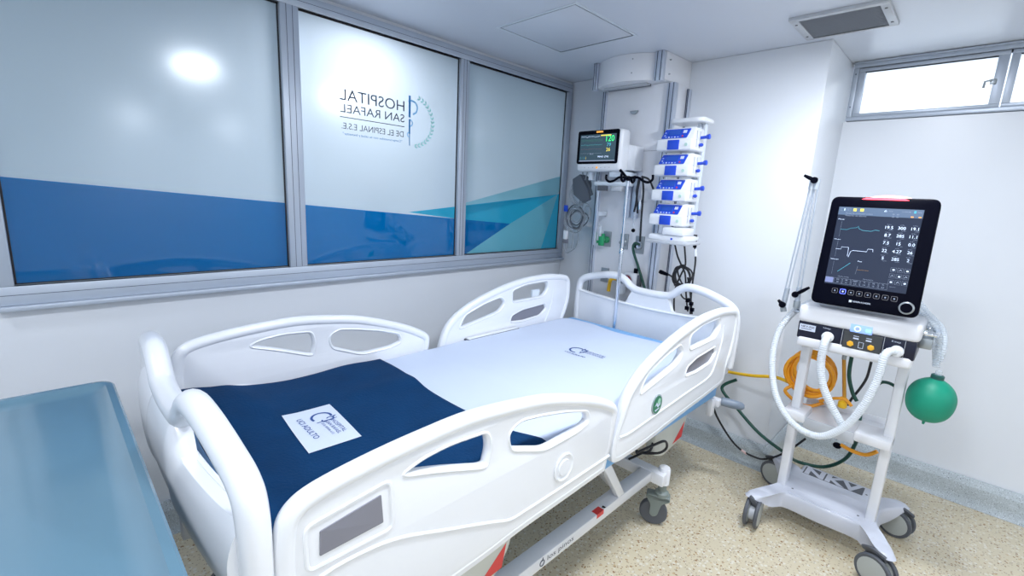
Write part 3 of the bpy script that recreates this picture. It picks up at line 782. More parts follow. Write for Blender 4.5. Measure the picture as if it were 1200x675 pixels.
def zb(x, y):
    z = ztop_sheet(x, y) + .010
    bx = 1 - (1 - smooth01((abs(x + 1.40) - .16) / .14)) * (1 - smooth01((abs(y - .57) - .10) / .16))
    z += .0035 * (1 + math.sin(9 * x - 4 * y)) * bx + .006 * math.exp(-((y - .42 - .25 * (x + 1.85)) / .035) ** 2) * smooth01((-1.35 - x) / .3)
    z += .009 * math.exp(-((x + 1.62 - .1 * y) / .06) ** 2) * bx + .009 * math.exp(-((y - .80 - .12 * math.sin(3 * x)) / .10) ** 2) * smooth01((-1.35 - x) / .35) + .006 * math.exp(-((x + 1.02 + .15 * (y - .6)) / .04) ** 2)
    z += .016 * smooth01((.46 - y) / .2) + .034 * smooth01((.66 - y) / .36) * smooth01((-1.50 - x) / .3)
    return z
bl = thing('blanket', 'dark navy blue fleece blanket spread over the foot half of the bed', 'blanket', (-1.36, .64, .84))
bo_ = drape('blanket_cloth', .262, 1.018, -1.880, -.838, zb, .085, BLANK, .007, ny=60, parent=bl, r=.04, edge=lambda x, dz: .02 * math.sin(6 * x) + .03 * smooth01((x + 1.0) / .15) + (.0 if dz > -.03 else .0))
t = MB(); n = 10; cs = [Vector(p) for p in ((-1.538, .501), (-1.265, .481), (-1.257, .642), (-1.532, .661))]
vs = []; fs = []
for j in range(n + 1):
    for i in range(n + 1):
        a, b = i / n, j / n; p = cs[0] * (1 - a) * (1 - b) + cs[1] * a * (1 - b) + cs[2] * a * b + cs[3] * (1 - a) * b
        vs.append((p.x, p.y, zb(p.x, p.y) + .0022))
for j in range(n):
    for i in range(n): a = j * (n + 1) + i; fs.append([a, a + 1, a + n + 2, a + n + 1])
t.keepn = True
t.add(vs, fs, PATCH)
t2 = t; crest(t, -1.452, .598, .062, lambda x, y: zb(x, y) + .0030, INK, True)
t.build('white_cloth_label', bo_, smooth=False)

# ------------------------------------------------------------------ IV pole
PX, PY = -1.54, 2.530
iv = thing('iv_pole', 'slim chrome drip pole standing at the head of the bed with black hooks', 'drip pole', (PX, PY, .79))
m = MB(); m.tube([(PX, PY, .80), (PX, PY, 1.30)], .0115, CHROME, 14); m.lathe([(.014, 1.285), (.014, 1.315), (.010, 1.32)], (PX, PY, 0), (0, 0, 1), CHROME, 14); m.tube([(PX, PY, 1.30), (PX, PY, 1.745)], .0085, CHROME, 12); m.build('pole', iv)
m = MB(); m.ball((PX, PY, 1.742), .018, BLACK, (1, 1, .9), 12); m.build('hook_hub', iv)
for a in (0.1, 1.7, 3.2, 4.8):
    m = MB(); d = Vector((math.cos(a), math.sin(a), 0)); L_ = .13 if abs(d.x) > .7 else .07
    m.tube(cr([Vector((PX, PY, 1.745)), Vector((PX, PY, 1.745)) + d * L_ * .45 + Vector((0, 0, .004)), Vector((PX, PY, 1.728)) + d * L_ * .75, Vector((PX, PY, 1.722)) + d * L_, Vector((PX, PY, 1.738)) + d * (L_ + .022), Vector((PX, PY, 1.765)) + d * (L_ + .022)], 4), .0075, BLACK, 8)
    m.build('hook', iv)
m = MB(); m.box((PX - .02, PY - .012, .79), (PX + .02, PY + .025, .806), CHROME, .003); m.build('socket', iv)

# ------------------------------------------------------------------ pendant / service column
pe = thing('medical_service_column', 'white wall service column with aluminium edge rails and curved top cover behind the bed', 'service column', (-1.69, 3.03, .6))
def rail_profile(m, x, y, za, zb_, w=.045, d=.04):
    m.box((x - w / 2, y - d / 2, za), (x + w / 2, y + d / 2, zb_), ALU, .003)
    for k in (-.25, .25): m.box((x + k * w - .003, y - d / 2 - .0008, za), (x + k * w + .003, y - d / 2 + .001, zb_), ALUD)
# lower body
m = MB(); m.box((-1.925, 2.80, .60), (-1.455, 3.03, 2.335), WPAINT, .003)
m.box((-1.905, 2.7985, 1.93), (-1.475, 2.8005, 1.9315), ALUD)
m.build('body_panel', pe)
for a_ in ((-1.935, 2.80, .60, 2.325, .032), (-1.455, 2.80, .60, 2.325, .055), (-1.447, 3.008, .60, 2.325, .016, .04)): m = MB(); rail_profile(m, *a_); m.build('edge_rail', pe)
# top cover with a bowed front
m = MB()
arcp = []
xa, xb, yf = -1.955, -1.535, 2.725
for i in range(17):
    u_ = i / 16; arcp.append((xa + (xb - xa) * u_, yf - .085 * math.sin(PI * u_) ** .8))
poly = arcp + [(-1.475, 2.725), (-1.462, 3.029), (-1.955, 3.029)]
m.prism(poly, ((0, 0, (ZC + 2.335) / 2), (1, 0, 0), (0, 1, 0), (0, 0, 1)), ZC - 2.335 - .002, WPAINT, bev=.001)
for q in ((-1.66, .03), (-1.66, -.05)): m.lathe([(.004, 0), (.004, .003)], (q[0], 2.6505, 2.43 + q[1]), (0, -1, 0), STEEL, 8)
for q in ((-1.4675, 2.76, 2.45), (-1.4675, 2.76, 2.37)): m.lathe([(.004, -.004), (.004, .006)], q, (1, 0, 0), STEEL, 8)
m.build('top_cover', pe)
for a_ in ((-1.965, 2.715, 2.325, ZC - .002, .032), (-1.505, 2.712, 2.325, ZC - .002, .055)): m = MB(); rail_profile(m, *a_); m.build('cover_rail', pe)
m = MB(); m.box((-1.91, 2.735, 2.326), (-1.60, 2.785, 2.336), LGREY, .001); m.box((-1.91, 2.785, 2.324), (-1.60, 2.792, 2.337), ALUD); m.build('air_slot', pe)
# small downlight on the panel
m = MB(); c = Vector(ony(2.80, 744, 130)); m.prism([(math.cos(a) * .028, math.sin(a) * .022) for a in [PI + i * PI / 10 for i in range(11)]], (c, (1, 0, 0), (0, 0, 1), (0, -1, 0)), .03, STEEL, bev=.002)
m.build('reading_light', pe)
# accessory rail and wall bar at left
m = MB(); a = ony(2.86, 670, 256); m.box((-2.20, 2.905, 1.405), (-1.955, 2.93, 1.44), WPAINT, .003); m.build('side_shelf_bar', pe)
# vertical silver bars on front (monitor support and pump support)
m = MB(); m.box((-1.700, 2.765, 1.50), (-1.655, 2.80, 1.80), ALU, .002); m.box((-1.640, 2.765, 1.50), (-1.600, 2.80, 1.80), ALU, .002); m.box((-1.70, 2.755, 1.755), (-1.60, 2.765, 1.775), ALU, .002)
m.build('mounting_plate', pe)
# outlet plates
def outlet(px, py, w, h, cm, cm2, knob):
    c = Vector(ony(2.798, px, py)); m = MB()
    m.box((c.x - w / 2, 2.790, c.z - h / 2), (c.x + w / 2, 2.80, c.z + h / 2), STEEL, .002)
    o = m.build('gas_outlet', pe)
    m = MB()
    m.lathe([(.024, 0), (.024, .012), (.018, .016), (.018, .03), (.012, .034)], (c.x, 2.790, c.z - .005), (0, -1, 0), cm, 18)
    m.lathe([(.009, .03), (.009, .05)], (c.x, 2.790, c.z - .005), (0, -1, 0), cm2, 12); m.build('outlet_valve', o)
    return c
c = outlet(712, 280, .060, .105, GREENP, STEEL, 0)
c2 = outlet(732, 283, .060, .105, STEEL, STEEL, 0)
c3 = outlet(750, 287, .065, .115, STEEL, CHROME, 0)
c4 = outlet(709, 322, .062, .100, STEEL, STEEL, 0)
fm = thing('oxygen_flowmeter', 'small green oxygen flowmeter with clear tube on the left outlet of the service column', 'flowmeter', (c.x, 2.74, c.z))
m = MB(); m.box((c.x - .022, 2.715, c.z - .045), (c.x + .016, 2.742, c.z + .02), GREENP, .005); m.box((c.x - .045, 2.72, c.z - .03), (c.x - .02, 2.738, c.z - .012), GREENP, .004); m.box((c.x + .0, 2.717, c.z + .015), (c.x + .018, 2.738, c.z + .04), GREENP, .004); m.build('valve_block', fm)
m = MB(); m.tube([(c.x - .018, 2.728, c.z + .0), (c.x - .018, 2.728, c.z + .09)], .011, TUBET, 12); m.tube([(c.x - .018, 2.728, c.z + .0), (c.x - .018, 2.728, c.z + .085)], .003, PLAST, 8); m.build('sight_tube', fm)
m = MB(); m.lathe([(.012, 0), (.012, .02), (.006, .022)], (c.x - .045, 2.728, c.z - .021), (-1, 0, 0), GREENP, 12); m.build('knob', fm)
# vacuum regulator with red dial and yellow fitting, behind headboard
cv = Vector(ony(2.74, 738, 328))
vr = thing('vacuum_regulator', 'white suction regulator with dark red dial just above the headboard', 'regulator', (cv.x, 2.76, cv.z))
m = MB(); m.box((cv.x - .05, 2.73, cv.z - .055), (cv.x + .05, 2.785, cv.z + .05), PLAST, .018, 3); m.box((cv.x + .05, 2.74, cv.z - .045), (cv.x + .07, 2.775, cv.z + .04), DGREY, .006); m.lathe([(.014, 0), (.014, .03)], (cv.x + .03, 2.755, cv.z + .05), (0, 0, 1), BLACK, 12); m.build('body', vr)
m = MB(); m.lathe([(.038, 0), (.038, .006), (.034, .008)], (cv.x - .01, 2.731, cv.z), (0, -1, 0), LGREY, 24); m.lathe([(.032, .008), (.032, .009)], (cv.x - .01, 2.731, cv.z), (0, -1, 0), mat('dark_red_dial', (.22, .03, .04), .4), 24); m.box((cv.x - .012, 2.7215, cv.z - .022), (cv.x - .008, 2.722, cv.z + .024), PATCH); m.build('dial', vr)
m = MB(); m.lathe([(.03, 0), (.034, -.01), (.032, -.07), (.02, -.08)], (cv.x - .06, 2.74, cv.z - .03), (0, 0, 1), TUBEW, 16); m.build('collection_jar', vr)
cy = Vector(ony(2.74, 717, 330))
yf_ = thing('yellow_hose_fitting', 'yellow angled hose connector plugged in above the left end of the headboard', 'hose connector', (cy.x, 2.74, cy.z))
m = MB(); m.tube(cr([(cy.x + .055, 2.745, cy.z + .02), (cy.x + .01, 2.74, cy.z + .024), (cy.x - .012, 2.738, cy.z + .002), (cy.x - .018, 2.736, cy.z - .07)], 5), .013, YEL2, 12); m.lathe([(.018, 0), (.018, .03)], (cy.x + .04, 2.745, cy.z + .021), (1, 0, 0), STEEL, 12); m.build('elbow', yf_)

# ------------------------------------------------------------------ patient monitor
TLm, TRm, BRm, BLm = [Vector(ony(y, *p)) for y, p in ((2.60, (675.5, 153.5)), (2.60, (730, 147.5)), (2.57, (727.5, 199)), (2.57, (671.5, 201.5)))]
pmx0, pmx1, pmz0, pmz1 = -1.995, -1.650, 1.790, 2.052
pm = thing('patient_monitor', 'white patient monitor showing a green 120, mounted on the service column', 'patient monitor', (-1.82, 2.62, 1.79))
m = MB(); m.box((pmx0, 2.60, pmz0), (pmx1, 2.70, pmz1), PLAST, .022, 3)
m.hexa([(pmx0 + .03, 2.69, pmz0 + .02), (pmx1 + .05, 2.69, pmz0 + .01), (pmx1 + .05, 2.79, pmz0 + .01), (pmx0 + .03, 2.76, pmz0 + .02), (pmx0 + .03, 2.69, pmz1 - .03), (pmx1 + .05, 2.69, pmz1 - .10), (pmx1 + .05, 2.79, pmz1 - .10), (pmx0 + .03, 2.75, pmz1 - .05)], PLAST, .01)
case = m.build('casing', pm)
m = MB(); m.prism(rounded([(pmx0 + .004, pmz0 + .048), (pmx1 - .022, pmz0 + .048), (pmx1 - .022, pmz1 - .004), (pmx0 + .004, pmz1 - .004)], .014), ((0, 2.599, 0), (1, 0, 0), (0, 0, 1), (0, -1, 0)), .006, BLACK, bev=.002); m.build('bezel', pm)
sx0, sx1, sz0, sz1 = pmx0 + .026, pmx1 - .042, pmz0 + .064, pmz1 - .030
t = MB(); Y = 2.5955; t.quad((sx0, Y, sz0), (sx1, Y, sz0), (sx1, Y, sz1), (sx0, Y, sz1), SCRN2)
SW, SH = sx1 - sx0, sz1 - sz0
def st(t, s_, u_, v_, w_, h_, M_, X0=None, base=None):
    t.text(s_, (sx0 + u_ * SW, Y - .0002, sz0 + v_ * SH), (1, 0, 0), (0, 0, 1), w_ * SW if w_ else 0, h_ * SH, M_, bold=.01)
st(t, '120', .73, .72, .22, .22, GEMIT); st(t, '79', .76, .54, .11, .13, CEMIT); st(t, '26', .75, .36, .11, .13, YEMIT); st(t, '98/65 (76)', .53, .12, .30, .08, WEMIT); st(t, '36.5', .30, .25, .1, .05, DEMIT)
t.box((sx0 + SW * .58, Y - .0004, sz1 - .012), (sx0 + SW * .86, Y, sz1 - .005), YEMIT)
def line(t, pts, M_, r_=.0007): t.tube([(sx0 + a * SW, Y - .0004, sz0 + b * SH) for a, b in pts], r_, M_, 4)
line(t, [(.03, .93), (.15, .93), (.19, .90), (.25, .93), (.38, .93), (.42, .90), (.55, .93)], WEMIT, .0009)
gl = mat('dark_green_trace', (.01, .1, .05), .4, emit=(.03, .28, .16), es=.8); rl = mat('dark_red_trace', (.1, .03, .03), .4, emit=(.22, .08, .08), es=.8)
for v_, M_ in ((.80, gl), (.76, gl), (.62, CEMIT), (.60, gl), (.46, rl), (.30, DEMIT)):
    line(t, [(.03 + .6 * k / 24, v_ + .02 * math.sin(k * 2.1) * (k % 4 == 0)) for k in range(25)], M_, .0005)
for k, M_ in enumerate((CEMIT, gl, CEMIT, YEMIT)): line(t, [(.03 + k * .055, .08), (.03 + k * .055, .17)], M_, .0008)
t.box((sx0, Y - .0003, sz0), (sx1, Y, sz0 + .006), DEMIT)
t.build('screen', pm, smooth=False)
t = MB(); t.box((-1.845, 2.594, pmz1 - .020), (-1.795, 2.597, pmz1 - .010), OEMIT, .001); t.build('alarm_light', pm); t = MB(); t.lathe([(.007, 0), (.007, .002)], (-1.825, 2.5995, pmz0 + .024), (0, -1, 0), OEMIT, 12)
t.build('key', pm)
for k in range(-3, 4):
    if k: t = MB(); t.lathe([(.003, 0), (.003, .0015)], (-1.825 + k * .032, 2.5995, pmz0 + .024), (0, -1, 0), LGREY, 8); t.build('key', pm)
m = MB(); m.box((-1.74, 2.62, 1.755), (-1.62, 2.76, 1.79), PLAST2, .006); m.build('mounting_arm', pm); m = MB(); m.box((-1.93, 2.66, 1.735), (-1.90, 2.69, 1.792), PLAST2, .004)
m.build('mounting_arm', pm)
m = MB(); m.tube([(-1.66, 2.62, 1.80), (-1.60, 2.60, 1.755)], .009, BLACK, 8); m.build('lock_lever', pm)

# silver support posts under the monitor
sp = thing('monitor_support_arm', 'white jointed support arm with slim silver posts below the patient monitor', 'support arm', (-1.8, 2.70, 1.40))
m = MB(); p1 = ony(2.68, 703, 208); p2 = ony(2.68, 703, 232)
m.box((-1.862, 2.675, 1.30), (-1.842, 2.695, 1.73), ALU, .003); m.box((-1.865, 2.672, 1.66), (-1.838, 2.70, 1.735), PLAST2, .003); m.build('post', sp)
m = MB(); m.box((-1.865, 2.64, 1.70), (-1.60, 2.70, 1.728), PLAST2, .006); m.box((-1.835, 2.636, 1.668), (-1.765, 2.66, 1.700), DGREY, .002); m.box((-1.72, 2.62, 1.665), (-1.64, 2.66, 1.70), LGREY, .006)
m.build('arm', sp)
m = MB(); m.box((-1.865, 2.695, 1.50), (-1.845, 2.798, 1.53), PLAST2, .003); m.build('wall_bracket', sp)

# ------------------------------------------------------------------ cuff and leads hanging beside the monitor
def loop(m, c, rx, rz, r, M_, tilt=0, n=28, yj=.006, ph=0, y=2.72):
    pts = []
    for k in range(n):
        a = 2 * PI * k / n + ph
        x_, z_ = math.cos(a) * rx, math.sin(a) * rz
        pts.append((c[0] + x_ * math.cos(tilt) - z_ * math.sin(tilt), y + yj * math.sin(3 * a + ph), c[1] + x_ * math.sin(tilt) + z_ * math.cos(tilt)))
    m.tube(pts, r, M_, 7, closed=True)
cf = thing('blood_pressure_cuff', 'folded charcoal blood pressure cuff with coiled grey hose hanging left below the monitor', 'pressure cuff', (-2.03, 2.70, 1.78))
def pz(px, py, y): q = ony(y, px, py); return (q[0], q[2])
m = MB()
m.prism(rounded([pz(*p, 2.70) for p in ((672, 210), (681, 204), (690, 222), (692, 234), (684, 238), (673, 228))], .008), ((0, 2.700, 0), (1, 0, 0), (0, 0, 1), (0, -1, 0)), .028, CUFF, bev=.006)
m.prism(rounded([pz(*p, 2.715) for p in ((681, 208), (688, 207), (694, 228), (684, 234))], .008), ((0, 2.722, 0), (1, 0, 0), (0, 0, 1), (0, -1, 0)), .02, CUFF, bev=.005)
m.build('cuff', cf)
m = MB(); c = pz(675, 224, 2.69)
loop(m, c, .080, .105, .0060, LEAD, -.25, y=2.735, ph=.4); loop(m, (c[0] + .01, c[1] + .005), .070, .095, .0060, LEAD, -.1, y=2.73, ph=1.4); loop(m, (c[0] + .03, c[1] + .03), .068, .080, .006, CUFF, .2, y=2.728)
m.tube(cr([(c[0] + .03, 2.73, c[1] + .09), (c[0] + .02, 2.73, c[1] + .14), (-1.93, 2.69, 1.80)], 6), .005, LEAD, 8)
m.build('hose', cf)
ec = thing('ecg_lead_bundle', 'coil of thin light grey sensor leads with a blue clip hanging beside the partition window', 'cable bundle', (-2.12, 2.74, 1.6))
m = MB(); c = pz(671, 256, 2.72)
for k, (a, b) in enumerate(((.075, .085), (.066, .08), (.085, .095), (.055, .05), (.04, .04), (.07, .06), (.06, .09), (.08, .07))):
    loop(m, (c[0] + .012 * math.sin(k * 2.3), c[1] + .012 * math.cos(k * 1.7)), a, b, .0046, LEAD if k % 3 else CUFF, .3 * k, y=2.745 + .004 * k, ph=k)
c2_ = pz(684, 246, 2.72); loop(m, c2_, .035, .05, .0035, LEAD, .3, y=2.745); loop(m, (c2_[0] + .012, c2_[1] - .02), .03, .05, .0035, LEAD, .1, y=2.75)
for k in range(4):
    a = pz(662 + 5 * k, 268, 2.75); b = pz(661 + 4.5 * k, 291, 2.75)
    m.tube(cr([(a[0], 2.75, a[1]), ((a[0] + b[0]) / 2 + .008 * (k - 1.5), 2.75, (a[1] + b[1]) / 2), (b[0], 2.75, b[1])], 5), .0038, LEAD, 7)
a = pz(661, 291, 2.75); b = pz(674, 291, 2.75); m.tube(cr([(a[0], 2.75, a[1]), (a[0] + .03, 2.752, a[1] - .03), (b[0], 2.75, b[1])], 5), .0038, LEAD, 7)
a = pz(680, 235, 2.74); m.tube(cr([(c[0] + .03, 2.745, c[1] + .07), (a[0], 2.74, a[1] + .02), (-1.97, 2.70, 1.795)], 6), .004, LEAD, 7)
m.build('lead_coil', ec)
m = MB(); a = Vector(ony(2.735, 663.5, 244)); m.box((a.x - .018, 2.728, a.z - .024), (a.x + .014, 2.742, a.z + .022), BLUEPL, .004); m.build('blue_clip', ec)
m = MB(); a = Vector(ony(2.74, 663, 282)); m.box((a.x - .03, 2.735, a.z - .02), (a.x + .02, 2.752, a.z + .015), GREYPL, .006); m.box((a.x - .022, 2.73, a.z + .01), (a.x + .012, 2.75, a.z + .075), PLAST, .005); m.build('sensor_plug', ec)

# ------------------------------------------------------------------ infusion pumps
st_ = thing('pump_stand', 'white vertical rack post carrying the four blue and white infusion pumps', 'pump stand', (-1.2, 2.85, 1.3))
for x_, w_ in ((-1.245, .022), (-1.212, .012)): m = MB(); m.box((x_ - w_ / 2, 2.765, 1.40), (x_ + w_ / 2, 2.80, 2.075), PLAST2, .004); m.build('post', st_)
m = MB(); m.box((-1.425, 2.775, 1.375), (-1.24, 2.82, 1.405), WPAINT, .004); m.build('bracket', st_)
m = MB(); m.prism(rounded([(-1.40, 2.70), (-1.22, 2.68), (-1.185, 2.70), (-1.185, 2.84), (-1.40, 2.84)], .03), ((0, 0, 2.083), (1, 0, 0), (0, 1, 0), (0, 0, 1)), .026, PLAST, bev=.008); m.build('top_cap', st_)
m = MB(); m.box((-1.40, 2.56, 1.372), (-1.15, 2.76, 1.392), LGREY, .006); m.box((-1.39, 2.565, 1.39), (-1.16, 2.76, 1.425), PLAST, .012)
m.box((-1.30, 2.555, 1.425), (-1.17, 2.70, 1.47), PLAST, .01); m.lathe([(.006, 0), (.006, .003)], (-1.24, 2.564, 1.405), (0, -1, 0), BLUEPL, 10); m.build('docking_base', st_)
PL = ['topmost of the four blue and white infusion pumps, just below the rack cap', 'infusion pump second from the top of the four in the rack', 'infusion pump third from the top, above the lowest one', 'lowest of the four infusion pumps, just above the docking base']
def pump():
    e = thing('infusion_pump', PL[0], 'infusion pump', (-1.31, 2.66, 1.905), group='infusion pumps stacked on the rack')
    x0, x1, zz = -1.418, -1.200, 1.905
    m = MB(); m.box((x0, 2.60, zz), (x1, 2.76, zz + .064), PLAST, .010, 3)
    m.hexa([(x0 + .02, 2.605, zz + .060), (x1, 2.605, zz + .060), (x1, 2.75, zz + .060), (x0 + .02, 2.75, zz + .060), (x0 + .035, 2.640, zz + .128), (x1 - .004, 2.640, zz + .128), (x1 - .004, 2.75, zz + .128), (x0 + .035, 2.75, zz + .128)], PLAST, .006)
    for yy in (2.65, 2.69): m.box((x1 - .002, yy, zz + .02), (x1 + .002, yy + .006, zz + .11), LGREY)
    c_ = m.build('casing', e)
    # slanted blue key panel
    P0 = Vector((x0 + .024, 2.6045, zz + .064)); U = Vector((1, 0, 0)); V = Vector((0, .035, .064)).normalized(); Nn = U.cross(V)
    def pt(u_, v_, o=0): return P0 + U * u_ + V * v_ + Nn * o
    m = MB(); m.prism(rounded([(0.0, .004), (.155, .004), (.165, .065), (.012, .065)], .006), (pt(0, 0, .0005), U, V, Nn), .003, BLUEPL, bev=.001)
    for k in range(5): m.lathe([(.0045, 0), (.0045, .002)], pt(.03 + k * .018, .010, .002), Nn, PATCH if k % 2 else mat('pale_blue_key', (.3, .45, .85), .4), 8)
    m.box((-.01, 0, 0), (.01, .018, .002), mat('white_key', (.7, .75, .9), .4), 0, M=Matrix.Translation(pt(.135, .035, .002)) @ Matrix((U, V, Nn)).transposed().to_4x4())
    m.lathe([(.005, 0), (.005, .002)], pt(.128, .015, .002), Nn, RED, 8)
    m.lathe([(.005, 0), (.005, .002)], pt(.020, .022, .002), Nn, mat('pale_key', (.4, .5, .8), .4), 8)
    m.lathe([(.005, 0), (.005, .002)], pt(.020, .040, .002), Nn, mat('pale_key2', (.3, .4, .8), .4), 8)
    m.build('key_panel', e)
    m = MB(); m.prism(rounded([(.035, .022), (.112, .022), (.114, .058), (.038, .058)], .003), (pt(0, 0, .003), U, V, Nn), .002, BLUESC, bev=.0006); m.build('display', e)
    m = MB(); m.box((x0 + .072, 2.594, zz + .004), (x0 + .142, 2.601, zz + .058), BLUEPL, .003); m.build('blue_door_tab', e)
    m = MB(); m.lathe([(.009, 0), (.009, .004)], (x1 - .035, 2.6, zz + .03), (0, -1, 0), mat('pale_green_latch', (.5, .7, .65), .4), 12); m.build('latch', e)
    m = MB(); m.tube([(x1 - .004, 2.70, zz + .075), (x1 + .035, 2.70, zz + .078)], .009, BLUEPL, 10); m.lathe([(.008, 0), (.014, .010), (.015, .022), (.008, .026)], (x1 + .030, 2.70, zz + .078), (1, 0, .1), BLUEPL, 12)
    m.build('clamp_knob', e); m = MB(); m.ball((x1 + .012, 2.69, zz + .035), .013, BLUEPL, (1, 1, .8), 10); m.build('release_button', e)
    return e
def dup(root, loc, label):
    r = root.copy(); COL.objects.link(r); r.location = loc; r['label'] = label
    for ch in list(root.children):
        c_ = ch.copy(); COL.objects.link(c_); c_.parent = r
        for g in ch.children: d_ = g.copy(); COL.objects.link(d_); d_.parent = c_
    return r
pu = pump()
for k in (1, 2, 3): dup(pu, (-1.31, 2.66, 1.905 - .1425 * k), PL[k])
# black mains cables coiled under the pumps
cb = thing('coiled_power_cable', 'bundle of coiled black power cables hanging under the infusion pumps', 'cable', (-1.25, 2.8, 1.35))
m = MB(); Yc = 2.80
def pc(px, py, y=Yc): return ony(y, px, py)
c = pz(800, 325, Yc)
for k, (a, b, t_) in enumerate(((.058, .062, .2), (.05, .068, .6), (.045, .062, -.1), (.058, .055, .9), (.036, .065, .4))): loop(m, (c[0] + .006 * k - .01, c[1] + .004 * k), a, b, .0052, BLKMAT, t_, y=Yc - .004 * k, ph=k)
m.tube(cr([pc(791, 287, 2.72), pc(794, 300), pc(799, 312), pc(803, 322), pc(804, 345), pc(806, 365)], 5), .0055, BLKMAT, 8)
m.tube(cr([pc(802, 287, 2.72), pc(803, 300), pc(803, 311), pc(798, 322), pc(792, 336), pc(790, 350), pc(790, 366)], 5), .0055, BLKMAT, 8)
m.tube(cr([pc(816, 276, 2.72), pc(814, 285), pc(815, 305), pc(812, 328), pc(810, 345), pc(809, 368)], 5), .0055, BLKMAT, 8)
m.tube(cr([pc(784, 322), pc(789, 326), pc(791, 335)], 5), .006, BLKMAT, 8)
m.tube(cr([pc(806, 325), pc(809, 345), pc(811, 368)], 5), .0055, BLKMAT, 8)
m.tube(cr([pc(800, 340), pc(798, 345), pc(802, 350), pc(808, 350)], 5), .005, BLKMAT, 8)
m.build('cord', cb)
m = MB(); m.tube([pc(773, 318), pc(775, 319), pc(783, 322)], [.012, .014, .009], BLACK, 12); m.build('plug', cb); m = MB(); m.tube([pc(815, 275, 2.73), pc(814, 290, 2.73)], .011, BLACK, 10); m.tube([pc(814.5, 292, 2.73), pc(815, 300, 2.74)], .009, PLAST, 10)
m.build('plug', cb)
m = MB()
for (a, b) in ((806, 352), (810, 356), (805, 361), (811, 363)): q = pc(a, b, 2.79); m.box((q[0] - .012, 2.78, q[2] - .012), (q[0] + .012, 2.80, q[2] + .012), BLACK, .004)
m.build('plug_cluster', cb)
# black tube set and green hose on the column
bh = thing('black_monitor_hose', 'black hoses looping from the drip pole hook down the service column', 'hose', (-1.5, 2.72, 1.7))
m = MB(); m.tube(cr([ony(2.66, 752, 207), ony(2.66, 760, 210), ony(2.68, 765, 220), ony(2.70, 768, 232)], 6), .006, BLKMAT, 8)
m.tube(cr([ony(2.60, 750, 208), ony(2.64, 747, 225), ony(2.68, 745, 240), ony(2.70, 743, 248)], 6), .0065, BLKMAT, 8)
m.tube(cr([ony(2.60, 753, 208), ony(2.66, 754, 225), ony(2.70, 752, 250), ony(2.72, 750, 283)], 6), .0065, BLKMAT, 8)
m.tube(cr([ony(2.60, 749, 209), ony(2.64, 746, 225), ony(2.68, 747, 240), ony(2.70, 747, 250)], 6), .006, BLKMAT, 8)
m.build('hose_run', bh)
m = MB(); q = ony(2.68, 750, 240); m.lathe([(.010, -.03), (.012, 0), (.010, .03)], q, (0, 0, 1), CHROME, 12); q = ony(2.70, 742, 270); m.tube([q, ony(2.70, 744, 250)], .006, TUBET, 8); m.ball(q, .013, BLACK, n=10); m.build('connector', bh)
gh = thing('green_oxygen_hose', 'dark green hose from the right column outlet going down behind the headboard', 'hose', (-1.45, 2.75, 1.3))
m = MB(); m.tube(cr([ony(2.745, 750, 287), ony(2.73, 744, 285), ony(2.73, 742, 293), ony(2.75, 748, 313), ony(2.76, 756, 340), ony(2.76, 762, 368), ony(2.76, 768, 400)], 6), .0085, GREENH, 10); m.build('hose_run', gh)
m = MB(); m.lathe([(.020, 0), (.026, .01), (.020, .03)], (c3.x, 2.775, c3.z), (0, -1, 0), CHROME, 16); m.build('coupling', gh)

# ------------------------------------------------------------------ ventilator
ve = thing('ventilator', 'white wheeled ventilator with tilted black touchscreen at the right of the bed', 'ventilator', (-.31, 2.70, 0))
VM = mat('ventilator_grey_white', (.60, .63, .72), 0.33, coat=.2, var=.01)
# base: bridge plate with four splayed legs
m = MB()
zt = .155
def leg2(tip, root_in, root_out, wtip=.045):
    pass
body = [(-.45, 2.545), (-.31, 2.54), (-.17, 2.545), (-.13, 2.52), (-.075, 2.425), (-.045, 2.40), (-.012, 2.405), (-.005, 2.44), (-.045, 2.53), (-.085, 2.61), (-.093, 2.69), (-.082, 2.78), (-.03, 2.87), (.0, 2.925), (-.015, 2.955), (-.05, 2.955), (-.12, 2.90), (-.17, 2.87), (-.45, 2.87), (-.50, 2.90), (-.59, 2.955), (-.625, 2.95), (-.635, 2.92), (-.59, 2.86), (-.54, 2.78), (-.528, 2.69), (-.535, 2.61), (-.575, 2.52), (-.612, 2.44), (-.605, 2.405), (-.57, 2.40), (-.54, 2.42), (-.49, 2.52)]
ol = [tuple(v)[:2] for v in cr([(*p, 0) for p in body], 4, closed=True)]
# lofted: top outline shrunk, sides sloping, feet lower than the middle
cen = Vector((-.31, 2.69)); rings = []
for (z_, sc, dr) in ((.100, .98, 1), (.106, 1.0, 1), (.166, .985, 1), (.176, .965, 1), (.180, .94, 1)):
    rg = []
    for p in ol:
        v = Vector(p) - cen; far = smooth01((math.hypot(v.x, v.y) - .26) / .13)
        z2 = z_ + (.052 if z_ < .13 else -.005) * far
        rg.append((cen.x + v.x * sc, cen.y + v.y * sc, z2))
    rings.append(rg)
n = len(ol); vs = [p for rg in rings for p in rg]; fs = []
for i in range(len(rings) - 1):
    for k in range(n): l = (k + 1) % n; fs.append([i * n + k, i * n + l, (i + 1) * n + l, (i + 1) * n + k])
m.add(vs, fs, VM)
from mathutils.geometry import tessellate_polygon
for rg in (rings[-1], rings[0]): m.add(rg, [list(t_) for t_ in tessellate_polygon([[Vector((p[0], p[1], 0)) for p in rg]])], VM)
